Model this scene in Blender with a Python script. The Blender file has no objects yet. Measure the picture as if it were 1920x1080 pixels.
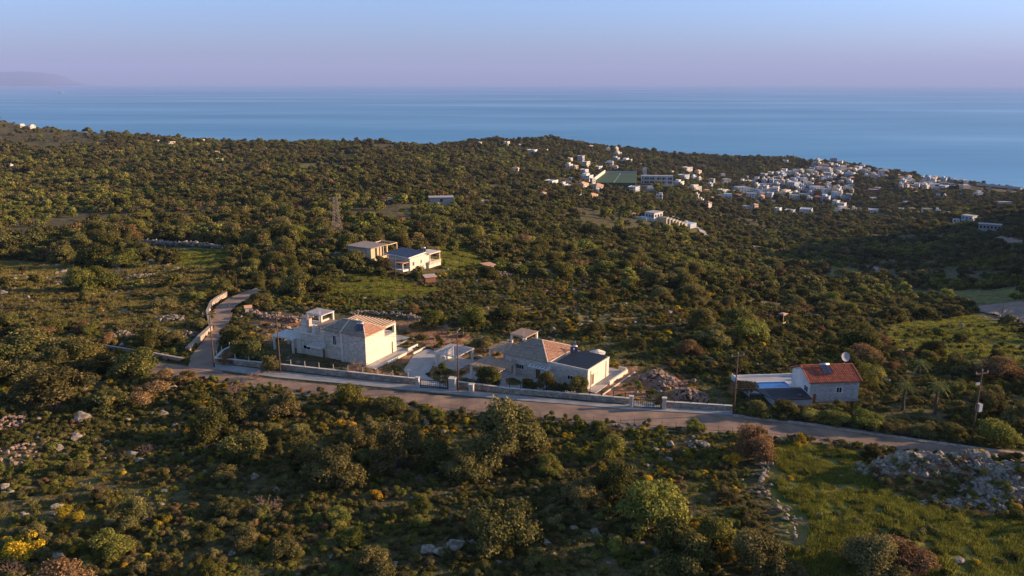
import bpy, math, random
import numpy as np
sc = bpy.context.scene
K = 1.35                     # metres per design unit (all plans below are drawn in design units)
rng = np.random.default_rng(7)
random.seed(7)
# ------------------------------------------------------------------ camera
F = 1500.0; PITCH = math.atan(386.5 / F); ROLL = math.radians(0.1)
CAMH = 200.0
cam = bpy.data.cameras.new("camera"); camo = bpy.data.objects.new("camera", cam)
sc.collection.objects.link(camo); sc.camera = camo
cam.sensor_width = 36.0; cam.lens = 36.0 * F / 1920.0
cam.clip_start = 1.0; cam.clip_end = 200000.0
camo.rotation_mode = 'XYZ'
from mathutils import Matrix, Vector
camo.matrix_world = Matrix.Translation((0, 0, CAMH * K)) @ Matrix.Rotation(math.pi / 2 - PITCH, 4, 'X') @ Matrix.Rotation(ROLL, 4, 'Z')
# ------------------------------------------------------------------ light
SUN_EL, SUN_ROT = math.radians(13.0), math.radians(83.0)
world = bpy.data.worlds.new("World"); sc.world = world; world.use_nodes = True
wn = world.node_tree; bgn = wn.nodes['Background']
sky = wn.nodes.new('ShaderNodeTexSky'); sky.sky_type = 'NISHITA'; sky.sun_disc = False
sky.sun_elevation = SUN_EL; sky.sun_rotation = SUN_ROT; sky.altitude = 270; sky.air_density = 1.0; sky.dust_density = 0.6; sky.ozone_density = 3.0
tcw = wn.nodes.new('ShaderNodeTexCoord'); sepw = wn.nodes.new('ShaderNodeSeparateXYZ')
wn.links.new(tcw.outputs['Generated'], sepw.inputs[0])
mrw = wn.nodes.new('ShaderNodeMapRange'); mrw.inputs['From Min'].default_value = 0.0; mrw.inputs['From Max'].default_value = 0.5
wn.links.new(sepw.outputs['Z'], mrw.inputs['Value'])
crw = wn.nodes.new('ShaderNodeValToRGB'); wn.links.new(mrw.outputs[0], crw.inputs[0])
el = crw.color_ramp.elements
el[0].position = 0.0; el[0].color = (0.38, 0.415, 0.80, 1)
el[1].position = 1.0; el[1].color = (1.12, 1.04, 1.0, 1)
e = el.new(0.17); e.color = (0.66, 0.72, 1.06, 1)
mw = wn.nodes.new('ShaderNodeMix'); mw.data_type = 'RGBA'; mw.blend_type = 'MULTIPLY'; mw.inputs['Factor'].default_value = 1.0
wn.links.new(sky.outputs[0], mw.inputs[6]); wn.links.new(crw.outputs[0], mw.inputs[7])
wn.links.new(mw.outputs[2], bgn.inputs[0]); bgn.inputs[1].default_value = 0.108
sun = bpy.data.lights.new("sun", 'SUN'); suno = bpy.data.objects.new("sun", sun); sc.collection.objects.link(suno)
sun.energy = 5.0; sun.angle = math.radians(0.55); sun.color = (1.0, 0.68, 0.40)
sd = Vector((math.sin(SUN_ROT) * math.cos(SUN_EL), math.cos(SUN_ROT) * math.cos(SUN_EL), math.sin(SUN_EL)))
suno.rotation_euler = sd.to_track_quat('Z', 'Y').to_euler(); suno.location = (0, 0, 900)
sc.view_settings.view_transform = 'Standard'; sc.view_settings.look = 'None'; sc.view_settings.gamma = 1.0
sc.view_settings.use_curve_mapping = False; sc.view_settings.exposure = 1.12
sc.cycles.use_denoising = True
sc.cycles.max_bounces = 6; sc.cycles.diffuse_bounces = 4; sc.cycles.glossy_bounces = 2; sc.cycles.transmission_bounces = 2
sc.cycles.volume_bounces = 0; sc.cycles.transparent_max_bounces = 6; sc.cycles.caustics_reflective = False; sc.cycles.caustics_refractive = False
sc.cycles.sample_clamp_indirect = 4.0

# ------------------------------------------------------------------ projection helpers (photo pixel <-> place on the land)
def ray(u, v):
    a = (u - 960) / F; b = (540 - v) / F
    c, s = math.cos(ROLL), math.sin(ROLL)
    a, b = a * c - b * s, a * s + b * c
    cp, sp = math.cos(PITCH), math.sin(PITCH)
    return np.array([a, cp + b * sp, -sp + b * cp])
def P(u, v, z=160.0):
    d = ray(u, v); t = (z - CAMH) / d[2]
    return d * t + np.array([0, 0, CAMH])
def proj(x, y, z):
    z = z - CAMH
    cp, sp = math.cos(PITCH), math.sin(PITCH)
    yy = y * cp - z * sp; zz = y * sp + z * cp
    a = x / yy; b = zz / yy
    c, s = math.cos(ROLL), math.sin(ROLL)
    a, b = a * c + b * s, b * c - a * s
    return 960 + F * a, 540 - F * b, yy
HAZE = 3.0e-5
# ------------------------------------------------------------------ terrain
def vnoise(x, y, seed=0):
    xi = np.floor(x).astype(np.int64); yi = np.floor(y).astype(np.int64)
    fx = x - xi; fy = y - yi
    fx = fx * fx * (3 - 2 * fx); fy = fy * fy * (3 - 2 * fy)
    def h(i, j):
        n = (i * 374761393 + j * 668265263 + seed * 974634777) & 0xffffffff
        n = ((n ^ (n >> 13)) * 1274126177) & 0xffffffff
        return ((n ^ (n >> 16)) & 0xffff) / 65535.0
    return (h(xi, yi) * (1 - fx) + h(xi + 1, yi) * fx) * (1 - fy) + (h(xi, yi + 1) * (1 - fx) + h(xi + 1, yi + 1) * fx) * fy
def fbm(x, y, o=4, seed=0):
    r = 0; a = 0.5; t = 0
    for i in range(o):
        r = r + a * vnoise(x * 2 ** i + 17.3 * i, y * 2 ** i - 9.1 * i, seed + i); t += a; a *= 0.5
    return r / t
COLS = {
 -700: [(560,150),(500,190),(440,245),(400,340),(350,470),(300,600),(250,850),(190,1100)],
 0:    [(560,150),(500,195),(440,255),(400,350),(350,480),(300,640),(260,850),(212,1100)],
 200:  [(560,150),(500,190),(440,250),(400,345),(350,480),(300,660),(272,800),(246,1000)],
 400:  [(560,150),(500,180),(440,235),(400,335),(350,480),(300,690),(280,830),(267,980)],
 700:  [(560,150),(510,178),(470,206),(440,245),(400,340),(350,490),(300,720),(280,860),(266,960)],
 880:  [(560,151),(515,185),(475,230),(440,285),(400,380),(350,570),(300,850),(280,1000),(259,1120)],
 1010: [(560,152),(520,190),(480,250),(440,335),(400,430),(350,650),(300,950),(275,1100),(254,1230)],
 1150: [(570,150),(520,205),(480,280),(440,375),(400,500),(350,820),(320,950),(300,1120),(274,1300)],
 1290: [(580,148),(540,185),(500,270),(450,430),(415,520),(380,740),(340,960),(315,1130),(300,1270),(289,1400)],
 1380: [(620,135),(590,155),(560,195),(520,300),(480,430),(440,580),(400,780),(375,930),(350,1040),(325,1180),(300,1330),(294,1400)],
 1460: [(650,126),(610,160),(575,210),(520,330),(470,500),(430,670),(400,840),(378,960),(350,1080),(325,1200),(305,1310),(294,1450)],
 1600: [(680,118),(640,145),(600,200),(560,265),(500,420),(450,570),(410,780),(380,940),(350,1080),(330,1200),(315,1330),(309,1430)],
 1750: [(700,112),(650,138),(610,190),(560,290),(500,430),(450,580),(410,780),(380,930),(360,1070),(345,1180),(334,1400)],
 1835: [(720,107),(665,130),(618,170),(568,255),(510,385),(455,550),(415,735),(385,890),(365,1040),(352,1190),(341,1430)],
 1920: [(740,102),(680,122),(620,158),(575,225),(520,350),(460,520),(420,690),(390,860),(370,1020),(354,1380)],
 2150: [(740,102),(680,122),(620,158),(510,240),(425,340),(290,440),(287,540),(330,650),(375,800),(385,960),(380,1100),(385,1250)],  # unseen hill past the right frame edge, added to cast shade over the valley
 2600: [(740,102),(680,122),(620,158),(575,225),(520,350),(460,520),(430,690),(410,860),(400,1000),(380,1300)],
}
LD = np.linspace(math.log(8), math.log(5200), 420)
_az = []; _tab = []
for u in sorted(COLS):
    d = ray(u, COLS[u][0][0]); Ds = [5.0, COLS[u][0][1] * 0.93 / d[1] * math.hypot(d[0], d[1])]; Zs = [160.0, 160.0]
    for v, D in COLS[u]:
        d = ray(u, v); t = D / d[1]; Ds.append(t * math.hypot(d[0], d[1])); Zs.append(CAMH + d[2] * t)
    Dl, zl = Ds[-1], Zs[-1]
    Ds += [Dl + 60, Dl + 220, Dl + 700, 6000]; Zs += [zl - 6, min(zl - 50, 40), -9, -30]
    d = ray(u, 300); _az.append(math.atan2(d[0], d[1]))
    _tab.append(np.interp(LD, np.log(Ds), Zs))
_tab = np.array(_tab); _az = np.array(_az)
AZ = np.linspace(math.radians(-95), math.radians(95), 761)
tab = np.empty((len(AZ), len(LD)))
for j in range(len(LD)):
    tab[:, j] = np.interp(AZ, _az, _tab[:, j])
def gsm(a, n, axis):
    k = np.exp(-0.5 * (np.arange(-3 * n, 3 * n + 1) / n) ** 2); k /= k.sum()
    pad = [(0, 0), (0, 0)]; pad[axis] = (3 * n, 3 * n)
    return np.apply_along_axis(lambda r: np.convolve(r, k, 'valid'), axis, np.pad(a, pad, mode='edge'))
tab = gsm(gsm(tab, 3, 0), 2, 1)
def table(x, y):
    D = np.hypot(x, y); az = np.arctan2(x, y)
    fi = np.clip((az - AZ[0]) / (AZ[1] - AZ[0]), 0, len(AZ) - 1.001)
    fj = np.clip((np.log(np.maximum(D, 8.1)) - LD[0]) / (LD[1] - LD[0]), 0, len(LD) - 1.001)
    i = fi.astype(int); j = fj.astype(int); a = fi - i; b = fj - j
    return (tab[i, j] * (1 - a) + tab[i + 1, j] * a) * (1 - b) + (tab[i, j + 1] * (1 - a) + tab[i + 1, j + 1] * a) * b
def segdist(x, y, pts):
    m = np.full(np.shape(x), 1e9)
    for (x0, y0), (x1, y1) in zip(pts[:-1], pts[1:]):
        dx, dy = x1 - x0, y1 - y0
        t = np.clip(((x - x0) * dx + (y - y0) * dy) / (dx * dx + dy * dy + 1e-9), 0, 1)
        m = np.minimum(m, np.hypot(x - x0 - t * dx, y - y0 - t * dy))
    return m
def inpoly(x, y, poly):
    r = np.zeros(np.shape(x), bool); n = len(poly)
    for i in range(n):
        x0, y0 = poly[i]; x1, y1 = poly[(i + 1) % n]
        c = ((y0 > y) != (y1 > y)) & (x < (x1 - x0) * (y - y0) / (y1 - y0 + 1e-12) + x0)
        r ^= c
    return r
def W(pts, z=160.0): return [tuple(P(u, v, z)[:2]) for u, v in pts]
ROAD_N = W([(-150,628),(0,645),(100,650),(200,667),(344,686),(400,698),(520,713),(660,727),(800,740),(900,748),(1000,755),(1185,768),(1280,775),(1372,781),(1450,790),(1527,799),(1620,813),(1721,829),(1831,845),(1960,858),(2150,880)])
ROAD_S = W([(-150,655),(0,676),(100,684),(200,697),(350,708),(440,716),(560,732),(680,746),(800,760),(882,771),(1015,783),(1150,792),(1280,802),(1319,806),(1449,814),(1592,829),(1650,838),(1767,856),(1850,870),(1960,886),(2150,915)])
LANE_L = W([(352,692),(358,668),(382,640),(397,616),(396,598),(402,578),(428,560),(455,549),(480,541)])
LANE_R = W([(420,702),(404,680),(408,655),(420,625),(433,598),(441,575),(462,562),(490,553),(500,548)])
FLATS = [ROAD_N, ROAD_S, LANE_L, LANE_R, W([(520,660),(690,670),(760,640)]), W([(780,690),(900,690),(1000,680),(1100,690),(1200,720)]), W([(1380,730),(1500,740),(1600,740)])]
BUMPS = [(*P(1690,893)[:2], 3.2, 1.7, 1.9), (*P(1745,900)[:2], 2.4, 1.5, 1.1), (*P(1815,893)[:2], 3.6, 1.8, 2.3), (*P(1885,925)[:2], 3.6, 2.4, 2.1), (*P(1950,920)[:2], 3, 2.4, 1.8),
         (*P(1240,712)[:2], 2.4, 1.6, .9), (*P(1285,742)[:2], 2.6, 1.5, .8), (*P(30,860)[:2], 6, 6, 1.0), (*P(1900,650)[:2], 14, 9, 2.2)]
def zter(x, y):
    x = np.asarray(x, float); y = np.asarray(y, float)
    D = np.hypot(x, y); z = table(x, y)
    fl = np.full(x.shape, 1e9)
    near = D < 260
    if near.any():
        f = fl[near]
        for pl in FLATS: f = np.minimum(f, segdist(x[near], y[near], pl))
        fl[near] = f
    m = np.clip((fl - 3.0) / 6.0, 0, 1); m = m * m * (3 - 2 * m)
    amp = np.interp(D, [0, 60, 200, 500, 1000, 1500], [0.5, 0.7, 1.6, 3.5, 6, 6])
    z = z + m * amp * (fbm(x / 24, y / 24, 3, 5) - .5) + m * np.interp(D, [0, 300, 600], [0.35, 0.4, 0.0]) * (fbm(x / 2.2, y / 2.2, 3, 9) - .5)
    for bx, by, sx, sy, h in BUMPS:
        z = z + h * np.exp(-((x - bx) / sx) ** 2 - ((y - by) / sy) ** 2)
    return z
TS = np.exp(np.linspace(math.log(40), math.log(2200), 900))
def hit(u, v):
    """place on the land seen at a photo pixel"""
    d = ray(u, v); h = math.hypot(d[0], d[1])
    x = d[0] / h * TS; y = d[1] / h * TS; zr = CAMH + d[2] / h * TS
    below = zr < zter(x, y)
    if not below.any(): i = len(TS) - 1
    else: i = int(np.argmax(below))
    return x[i], y[i], float(zter(x[i:i+1], y[i:i+1])[0])

# ------------------------------------------------------------------ object helpers
COL = sc.collection
def tag(o, label=None, cat=None, group=None, kind=None):
    if label: o['label'] = label
    if cat: o['category'] = cat
    if group: o['group'] = group
    if kind: o['kind'] = kind
    return o
def empty(name, x, y, z, rz=0.0):
    o = bpy.data.objects.new(name, None); COL.objects.link(o)
    o.location = (x * K, y * K, z * K); o.rotation_euler = (0, 0, rz); o.empty_display_size = 0.5
    return o
def mesh_np(name, V, faces_flat, counts, mats, attr=None, smooth=False, mi=None):
    me = bpy.data.meshes.new(name)
    V = np.asarray(V, np.float32) * K
    me.vertices.add(len(V)); me.vertices.foreach_set('co', V.ravel())
    ff = np.asarray(faces_flat, np.int32); ct = np.asarray(counts, np.int32)
    me.loops.add(len(ff)); me.loops.foreach_set('vertex_index', ff)
    me.polygons.add(len(ct)); st = np.concatenate([[0], np.cumsum(ct)[:-1]]).astype(np.int32)
    me.polygons.foreach_set('loop_start', st)
    me.polygons.foreach_set('use_smooth', np.full(len(ct), smooth))
    for m in mats: me.materials.append(m)
    if mi is not None: me.polygons.foreach_set('material_index', np.asarray(mi, np.int32))
    if attr is not None:
        for k, (dom, arr) in attr.items():
            a = me.attributes.new(k, 'FLOAT', dom); a.data.foreach_set('value', np.asarray(arr, np.float32))
    me.update(calc_edges=True); me.validate()
    return me
def link(name, me, parent=None, loc=(0, 0, 0)):
    o = bpy.data.objects.new(name, me); COL.objects.link(o)
    o.location = tuple(c * K for c in loc)
    if parent: o.parent = parent
    return o
class MB:
    def __init__(s): s.V = []; s.F = []; s.a = []
    def poly(s, pts, a=None):
        n = len(s.V); s.V += [tuple(p) for p in pts]; s.F.append(tuple(range(n, n + len(pts)))); s.a.append(random.random() if a is None else a)
    def hexa(s, p, a=None):      # p: 8 points, bottom 4 ccw then top 4
        n = len(s.V); s.V += [tuple(q) for q in p]; a = random.random() if a is None else a
        for f in ((3, 2, 1, 0), (4, 5, 6, 7), (0, 1, 5, 4), (1, 2, 6, 5), (2, 3, 7, 6), (3, 0, 4, 7)):
            s.F.append(tuple(n + i for i in f)); s.a.append(a)
    def box(s, x0, x1, y0, y1, z0, z1, a=None):
        s.hexa([(x0, y0, z0), (x1, y0, z0), (x1, y1, z0), (x0, y1, z0), (x0, y0, z1), (x1, y0, z1), (x1, y1, z1), (x0, y1, z1)], a)
    def tube(s, p0, p1, r0, r1=None, n=6, a=None):
        r1 = r0 if r1 is None else r1; p0 = np.array(p0, float); p1 = np.array(p1, float); d = p1 - p0; d /= np.linalg.norm(d) + 1e-9
        q = np.cross(d, [0, 0, 1]); q = np.array([1.0, 0, 0]) if np.linalg.norm(q) < 1e-3 else q / np.linalg.norm(q); w = np.cross(d, q)
        b = len(s.V); a = random.random() if a is None else a
        for p, r in ((p0, r0), (p1, r1)):
            for k in range(n):
                t = 2 * math.pi * k / n; s.V.append(tuple(p + r * (math.cos(t) * q + math.sin(t) * w)))
        for k in range(n):
            s.F.append((b + k, b + (k + 1) % n, b + n + (k + 1) % n, b + n + k)); s.a.append(a)
        s.F.append(tuple(b + n + k for k in range(n))); s.a.append(a); s.F.append(tuple(b + n - 1 - k for k in range(n))); s.a.append(a)
    def build(s, name, mat, parent=None, smooth=False, loc=(0, 0, 0)):
        ff = [i for f in s.F for i in f]
        me = mesh_np(name, s.V, ff, [len(f) for f in s.F], [mat], {'v': ('FACE', s.a)}, smooth)
        return link(name, me, parent, loc)
def boxo(name, mat, parent, *a):
    m = MB(); m.box(*a); return m.build(name, mat, parent)
# ------------------------------------------------------------------ materials
def NT(m): m.use_nodes = True; return m.node_tree
def mat(name, c1, c2=None, scale=3.0, rough=0.85, bump=0.0, bscale=None, vmix=0.0, spec=0.3, metal=0.0, c3=None, detail=4.0):
    """noise-mixed colour; vmix: how strongly the per-piece attribute v shifts brightness"""
    m = bpy.data.materials.new(name); nt = NT(m); b = nt.nodes['Principled BSDF']; L = nt.links
    c2 = c2 or tuple(x * 0.75 for x in c1)
    tc = nt.nodes.new('ShaderNodeTexCoord'); n = nt.nodes.new('ShaderNodeTexNoise'); n.inputs['Scale'].default_value = scale; n.inputs['Detail'].default_value = detail
    L.new(tc.outputs['Object'], n.inputs['Vector'])
    r = nt.nodes.new('ShaderNodeValToRGB'); r.color_ramp.elements[0].position = .35; r.color_ramp.elements[1].position = .65
    r.color_ramp.elements[0].color = (*c2, 1); r.color_ramp.elements[1].color = (*c1, 1)
    if c3: e = r.color_ramp.elements.new(.5); e.color = (*c3, 1)
    L.new(n.outputs['Fac'], r.inputs[0]); out = r.outputs[0]
    if vmix:
        at = nt.nodes.new('ShaderNodeAttribute'); at.attribute_name = 'v'
        mr = nt.nodes.new('ShaderNodeMapRange'); mr.inputs['To Min'].default_value = 1 - vmix; mr.inputs['To Max'].default_value = 1 + vmix
        L.new(at.outputs['Fac'], mr.inputs['Value'])
        mx = nt.nodes.new('ShaderNodeMix'); mx.data_type = 'RGBA'; mx.blend_type = 'MULTIPLY'; mx.inputs['Factor'].default_value = 1
        L.new(out, mx.inputs[6]); L.new(mr.outputs[0], mx.inputs[7]); out = mx.outputs[2]
    L.new(out, b.inputs['Base Color']); b.inputs['Roughness'].default_value = rough
    b.inputs['Specular IOR Level'].default_value = spec; b.inputs['Metallic'].default_value = metal
    if bump:
        n2 = nt.nodes.new('ShaderNodeTexNoise'); n2.inputs['Scale'].default_value = bscale or scale * 4; n2.inputs['Detail'].default_value = 4
        L.new(tc.outputs['Object'], n2.inputs['Vector'])
        bp = nt.nodes.new('ShaderNodeBump'); bp.inputs['Strength'].default_value = bump; bp.inputs['Distance'].default_value = 0.1
        L.new(n2.outputs['Fac'], bp.inputs['Height']); L.new(bp.outputs[0], b.inputs['Normal'])
    return m
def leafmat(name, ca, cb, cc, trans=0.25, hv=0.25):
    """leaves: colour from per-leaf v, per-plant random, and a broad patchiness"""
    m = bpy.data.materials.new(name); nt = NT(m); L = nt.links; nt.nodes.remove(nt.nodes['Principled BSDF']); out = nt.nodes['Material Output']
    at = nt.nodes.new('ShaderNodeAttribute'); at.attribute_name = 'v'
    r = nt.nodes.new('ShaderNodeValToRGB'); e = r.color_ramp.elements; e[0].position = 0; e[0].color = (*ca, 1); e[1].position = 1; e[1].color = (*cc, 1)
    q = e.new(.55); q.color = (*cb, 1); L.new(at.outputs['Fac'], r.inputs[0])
    oi = nt.nodes.new('ShaderNodeObjectInfo'); hs = nt.nodes.new('ShaderNodeHueSaturation')
    m1 = nt.nodes.new('ShaderNodeMapRange'); m1.inputs['To Min'].default_value = .485; m1.inputs['To Max'].default_value = .515
    m2 = nt.nodes.new('ShaderNodeMath'); m2.operation = 'MULTIPLY'; m2.inputs[1].default_value = 7.31
    m3 = nt.nodes.new('ShaderNodeMath'); m3.operation = 'FRACT'
    m4 = nt.nodes.new('ShaderNodeMapRange'); m4.inputs['To Min'].default_value = 1 - hv * 1.3; m4.inputs['To Max'].default_value = 1 + hv * 1.5
    L.new(oi.outputs['Random'], m1.inputs['Value']); L.new(m1.outputs[0], hs.inputs['Hue'])
    L.new(oi.outputs['Random'], m2.inputs[0]); L.new(m2.outputs[0], m3.inputs[0]); L.new(m3.outputs[0], m4.inputs['Value']); L.new(m4.outputs[0], hs.inputs['Value'])
    L.new(r.outputs[0], hs.inputs['Color'])
    d = nt.nodes.new('ShaderNodeBsdfDiffuse'); t = nt.nodes.new('ShaderNodeBsdfTranslucent'); ms = nt.nodes.new('ShaderNodeMixShader')
    L.new(hs.outputs[0], d.inputs['Color']); L.new(hs.outputs[0], t.inputs['Color']); ms.inputs[0].default_value = trans
    L.new(d.outputs[0], ms.inputs[1]); L.new(t.outputs[0], ms.inputs[2]); L.new(ms.outputs[0], out.inputs['Surface'])
    return m
M = {}
M['stonewall'] = mat('pale_stone', (.54, .48, .41), (.45, .40, .34), 1.3, .9, .4, 9, vmix=.2)
M['plaster'] = mat('cream_plaster', (.66, .60, .50), (.53, .48, .40), .7, .85, .2, 12)
M['white'] = mat('white_paint', (.74, .73, .71), (.64, .63, .61), 1.0, .7)
M['whitewash'] = mat('whitewash', (.68, .66, .63), (.50, .49, .48), .35, .85)
M['tile'] = mat('salmon_roof_tile', (.66, .35, .20), (.50, .27, .16), 2.0, .85, vmix=.22)
M['tile_grey'] = mat('shaded_beige_tile', (.36, .27, .20), (.27, .21, .16), 2.0, .85, vmix=.2)  # shade-toned copy of the salmon tile, for villa slopes turned from the sun
M['tile_red'] = mat('red_roof_tile', (.38, .095, .048), (.24, .07, .04), 1.2, .8, vmix=.25)
M['capping'] = mat('ridge_mortar', (.58, .48, .38), (.5, .4, .32), 3, .9)
M['slat'] = mat('painted_timber', (.66, .60, .56), (.56, .51, .48), 2, .75)
M['slat_tan'] = mat('tan_timber', (.52, .36, .25), (.42, .30, .21), 2, .75)
M['glass'] = mat('dark_window_glass', (.02, .022, .026), (.012, .014, .018), 1, .12, spec=.6)
M['wood'] = mat('brown_shutter', (.16, .08, .04), (.11, .055, .03), 4, .6)
M['concrete'] = mat('grey_concrete', (.40, .38, .35), (.32, .30, .28), 1.2, .9, .3, 10)
M['terrace'] = mat('terrace_slab', (.44, .40, .36), (.34, .31, .28), .8, .85)
M['panel'] = mat('solar_panel', (.014, .015, .02), (.010, .011, .016), 3, .5, spec=.25)
M['panel_blue'] = mat('blue_solar_panel', (.028, .045, .095), (.018, .03, .07), 3, .55, spec=.25)
M['metal'] = mat('galvanised_metal', (.50, .50, .50), (.4, .4, .4), 4, .45, metal=.7)
M['darkmetal'] = mat('dark_metal', (.035, .035, .04), (.025, .025, .03), 4, .5)
M['polewood'] = mat('creosoted_pole', (.13, .075, .045), (.08, .05, .035), 3, .85)
M['asphalt'] = mat('old_asphalt', (.33, .215, .145), (.185, .126, .094), .30, .92, .4, 10, c3=(.245, .165, .118), detail=9.0)
M['lane'] = mat('dirt_lane', (.32, .215, .15), (.22, .155, .115), .3, .95, .5, 6)
M['pavement'] = mat('pale_concrete_pavement', (.34, .32, .30), (.25, .235, .22), .5, .9, .2, 8)
M['rubble'] = mat('rubble_stone', (.47, .38, .30), (.29, .235, .185), 1.5, .95, .6, 6, vmix=.3)
M['rock'] = mat('grey_limestone', (.40, .33, .25), (.15, .12, .09), 1.4, .95, .8, 7, vmix=.15)
M['rock_pink'] = mat('pinkish_rubble', (.38, .26, .185), (.22, .14, .10), 1.4, .95, .8, 7, vmix=.15)
M['bark'] = mat('bark', (.10, .075, .055), (.06, .045, .035), 4, .95, .6)
M['twig'] = mat('bare_twigs', (.26, .175, .13), (.18, .12, .09), 4, .95, vmix=.3)
M['pool'] = mat('pool_water', (.02, .15, .48), (.016, .12, .40), .8, .12, .1, 3, spec=.5)
M['steel'] = mat('rusty_lattice_steel', (.30, .245, .20), (.22, .18, .15), 1, .7)
M['slate'] = mat('dark_metal_sheet', (.05, .05, .055), (.04, .04, .045), 1, .55)
M['brickred'] = mat('red_brick', (.30, .13, .08), (.24, .10, .065), 2, .9)
M['ochre'] = mat('ochre_plaster', (.56, .45, .29), (.48, .38, .24), 1, .85)
M['peach'] = mat('peach_plaster', (.52, .40, .32), (.44, .33, .27), 1, .85)
M['greyplaster'] = mat('grey_render', (.40, .40, .41), (.33, .33, .34), .6, .85)
M['blueplaster'] = mat('pale_blue_render', (.42, .48, .56), (.37, .43, .5), .6, .85)
M['roofslab'] = mat('pale_flat_roof', (.42, .40, .39), (.33, .31, .30), .4, .9)
M['shutter_blue'] = mat('blue_shutter', (.04, .08, .18), (.03, .06, .14), 2, .6)
LM = {
 'oak':   leafmat('oak_leaves',   (0.060, 0.064, 0.021), (0.120, 0.113, 0.035), (0.266, 0.212, 0.064)),
 'olive': leafmat('olive_leaves', (0.074, 0.070, 0.028), (0.150, 0.130, 0.046), (0.310, 0.250, 0.090)),
 'pale':  leafmat('fresh_leaves', (0.085, 0.099, 0.022), (0.177, 0.177, 0.042), (0.372, 0.319, 0.074)),
 'rust':  leafmat('rusty_leaves', (0.124, 0.080, 0.039), (0.240, 0.151, 0.067), (0.407, 0.256, 0.110), hv=.15),
 'broom': leafmat('broom_flowers',(0.106, 0.106, 0.025), (0.443, 0.291, 0.032), (0.920, 0.584, 0.045), hv=.15),
 'heath': leafmat('heath_leaves', (0.080, 0.077, 0.032), (0.169, 0.142, 0.057), (0.354, 0.274, 0.110)),
 'grass': leafmat('grass_blades', (0.098, 0.120, 0.021), (0.204, 0.212, 0.039), (0.460, 0.399, 0.088), .35),
 'cypress': leafmat('cypress_leaves', (0.021, 0.032, 0.014), (0.046, 0.064, 0.025), (.05, .06, 0.039)),
 'palm': leafmat('palm_fronds', (.08, .10, .035), (.17, .19, .06), (.32, .31, .10)),
}
# ------------------------------------------------------------------ ground
GRASS = [[(1430,848),(1500,835),(1600,850),(1640,905),(1760,960),(1930,985),(2150,1000),(2150,1250),(1500,1250),(1470,1000),(1440,900)],
         [(1620,625),(1700,605),(1830,590),(1900,620),(1960,650),(1960,690),(1820,680),(1700,665)],
         [(600,548),(650,512),(740,525),(830,545),(790,560),(700,560)]]
GRASSH = [[(305,470),(420,470),(455,490),(430,512),(340,505)], [(815,462),(880,466),(905,500),(850,515),(818,490)],
          [(1545,500),(1600,500),(1625,515),(1590,530),(1545,525)], [(1700,545),(1920,535),(1920,565),(1760,566)], [(560,307),(640,305),(640,318),(560,318)]]
SOIL = [[(735,600),(800,598),(880,625),(880,655),(850,700),(790,690),(745,668),(770,640)], [(1110,755),(1160,690),(1200,690),(1260,765),(1190,765)],
        [(640,690),(790,700),(780,735),(640,715)], [(800,690),(905,690),(985,735),(940,745),(800,722)], [(900,640),(980,640),(900,720),(860,700)],
        [(1180,680),(1250,690),(1330,750),(1250,755)], [(690,535),(830,520),(850,540),(760,552)], [(490,590),(560,590),(560,640),(500,640)], [(1600,905),(1640,872),(1700,852),(1790,875),(1930,858),(1990,960),(1800,965),(1700,935)]]
DRY = [[(0,470),(440,500),(400,560),(370,640),(340,660),(0,620),(-300,600),(-300,470)], [(1150,640),(900,600),(560,560),(800,560),(1200,590)]]
def hw(poly): return [hit(u, v)[:2] for u, v in poly]
GP = [W(p) for p in GRASS[:1]] + [hw(p) for p in GRASS[1:] + GRASSH]
SP = [W(p) for p in SOIL]; DP = [hw(p) if min(q[0] for q in p) >= 0 else W(p, 158) for p in DRY]
na = 860; nd = 330
azs = np.radians(np.concatenate([np.linspace(-92, -38, 90, endpoint=False), np.linspace(-38, 38, na - 180, endpoint=False), np.linspace(38, 92, 90)]))
ds = np.exp(np.linspace(math.log(14), math.log(3300), nd))
AA, DD = np.meshgrid(azs, ds, indexing='ij'); gx = (np.sin(AA) * DD).ravel(); gy = (np.cos(AA) * DD).ravel()
gz = zter(gx, gy)
def polymask(x, y, polys, jit=1.2):
    D = np.hypot(x, y); j = jit * np.clip(D / 100, .6, 3)
    xx = x + j * (fbm(x / 1.7, y / 1.7, 2, 31) - .5) * 2; yy = y + j * (fbm(x / 1.7, y / 1.7, 2, 47) - .5) * 2
    r = np.zeros(x.shape, bool)
    for p in polys: r |= inpoly(xx, yy, p)
    return r
mg = polymask(gx, gy, GP); ms_ = polymask(gx, gy, SP); md = polymask(gx, gy, DP)
idx = np.arange(na * nd).reshape(na, nd)
q = np.stack([idx[:-1, :-1], idx[:-1, 1:], idx[1:, 1:], idx[1:, :-1]], -1).reshape(-1, 4)
gm = bpy.data.materials.new('scrubland_soil'); nt = NT(gm); L = nt.links; b = nt.nodes['Principled BSDF']
tc = nt.nodes.new('ShaderNodeTexCoord')
def noise_(nt, scale, detail=5, vec=None):
    n = nt.nodes.new('ShaderNodeTexNoise'); n.inputs['Scale'].default_value = scale; n.inputs['Detail'].default_value = detail
    nt.links.new(vec or tc.outputs['Object'], n.inputs['Vector']); return n.outputs['Fac']
def ramp_(nt, fac, stops):
    r = nt.nodes.new('ShaderNodeValToRGB'); e = r.color_ramp.elements
    e[0].position = stops[0][0]; e[0].color = (*stops[0][1], 1); e[1].position = stops[-1][0]; e[1].color = (*stops[-1][1], 1)
    for p, c in stops[1:-1]: k = e.new(p); k.color = (*c, 1)
    nt.links.new(fac, r.inputs[0]); return r.outputs[0]
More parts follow.
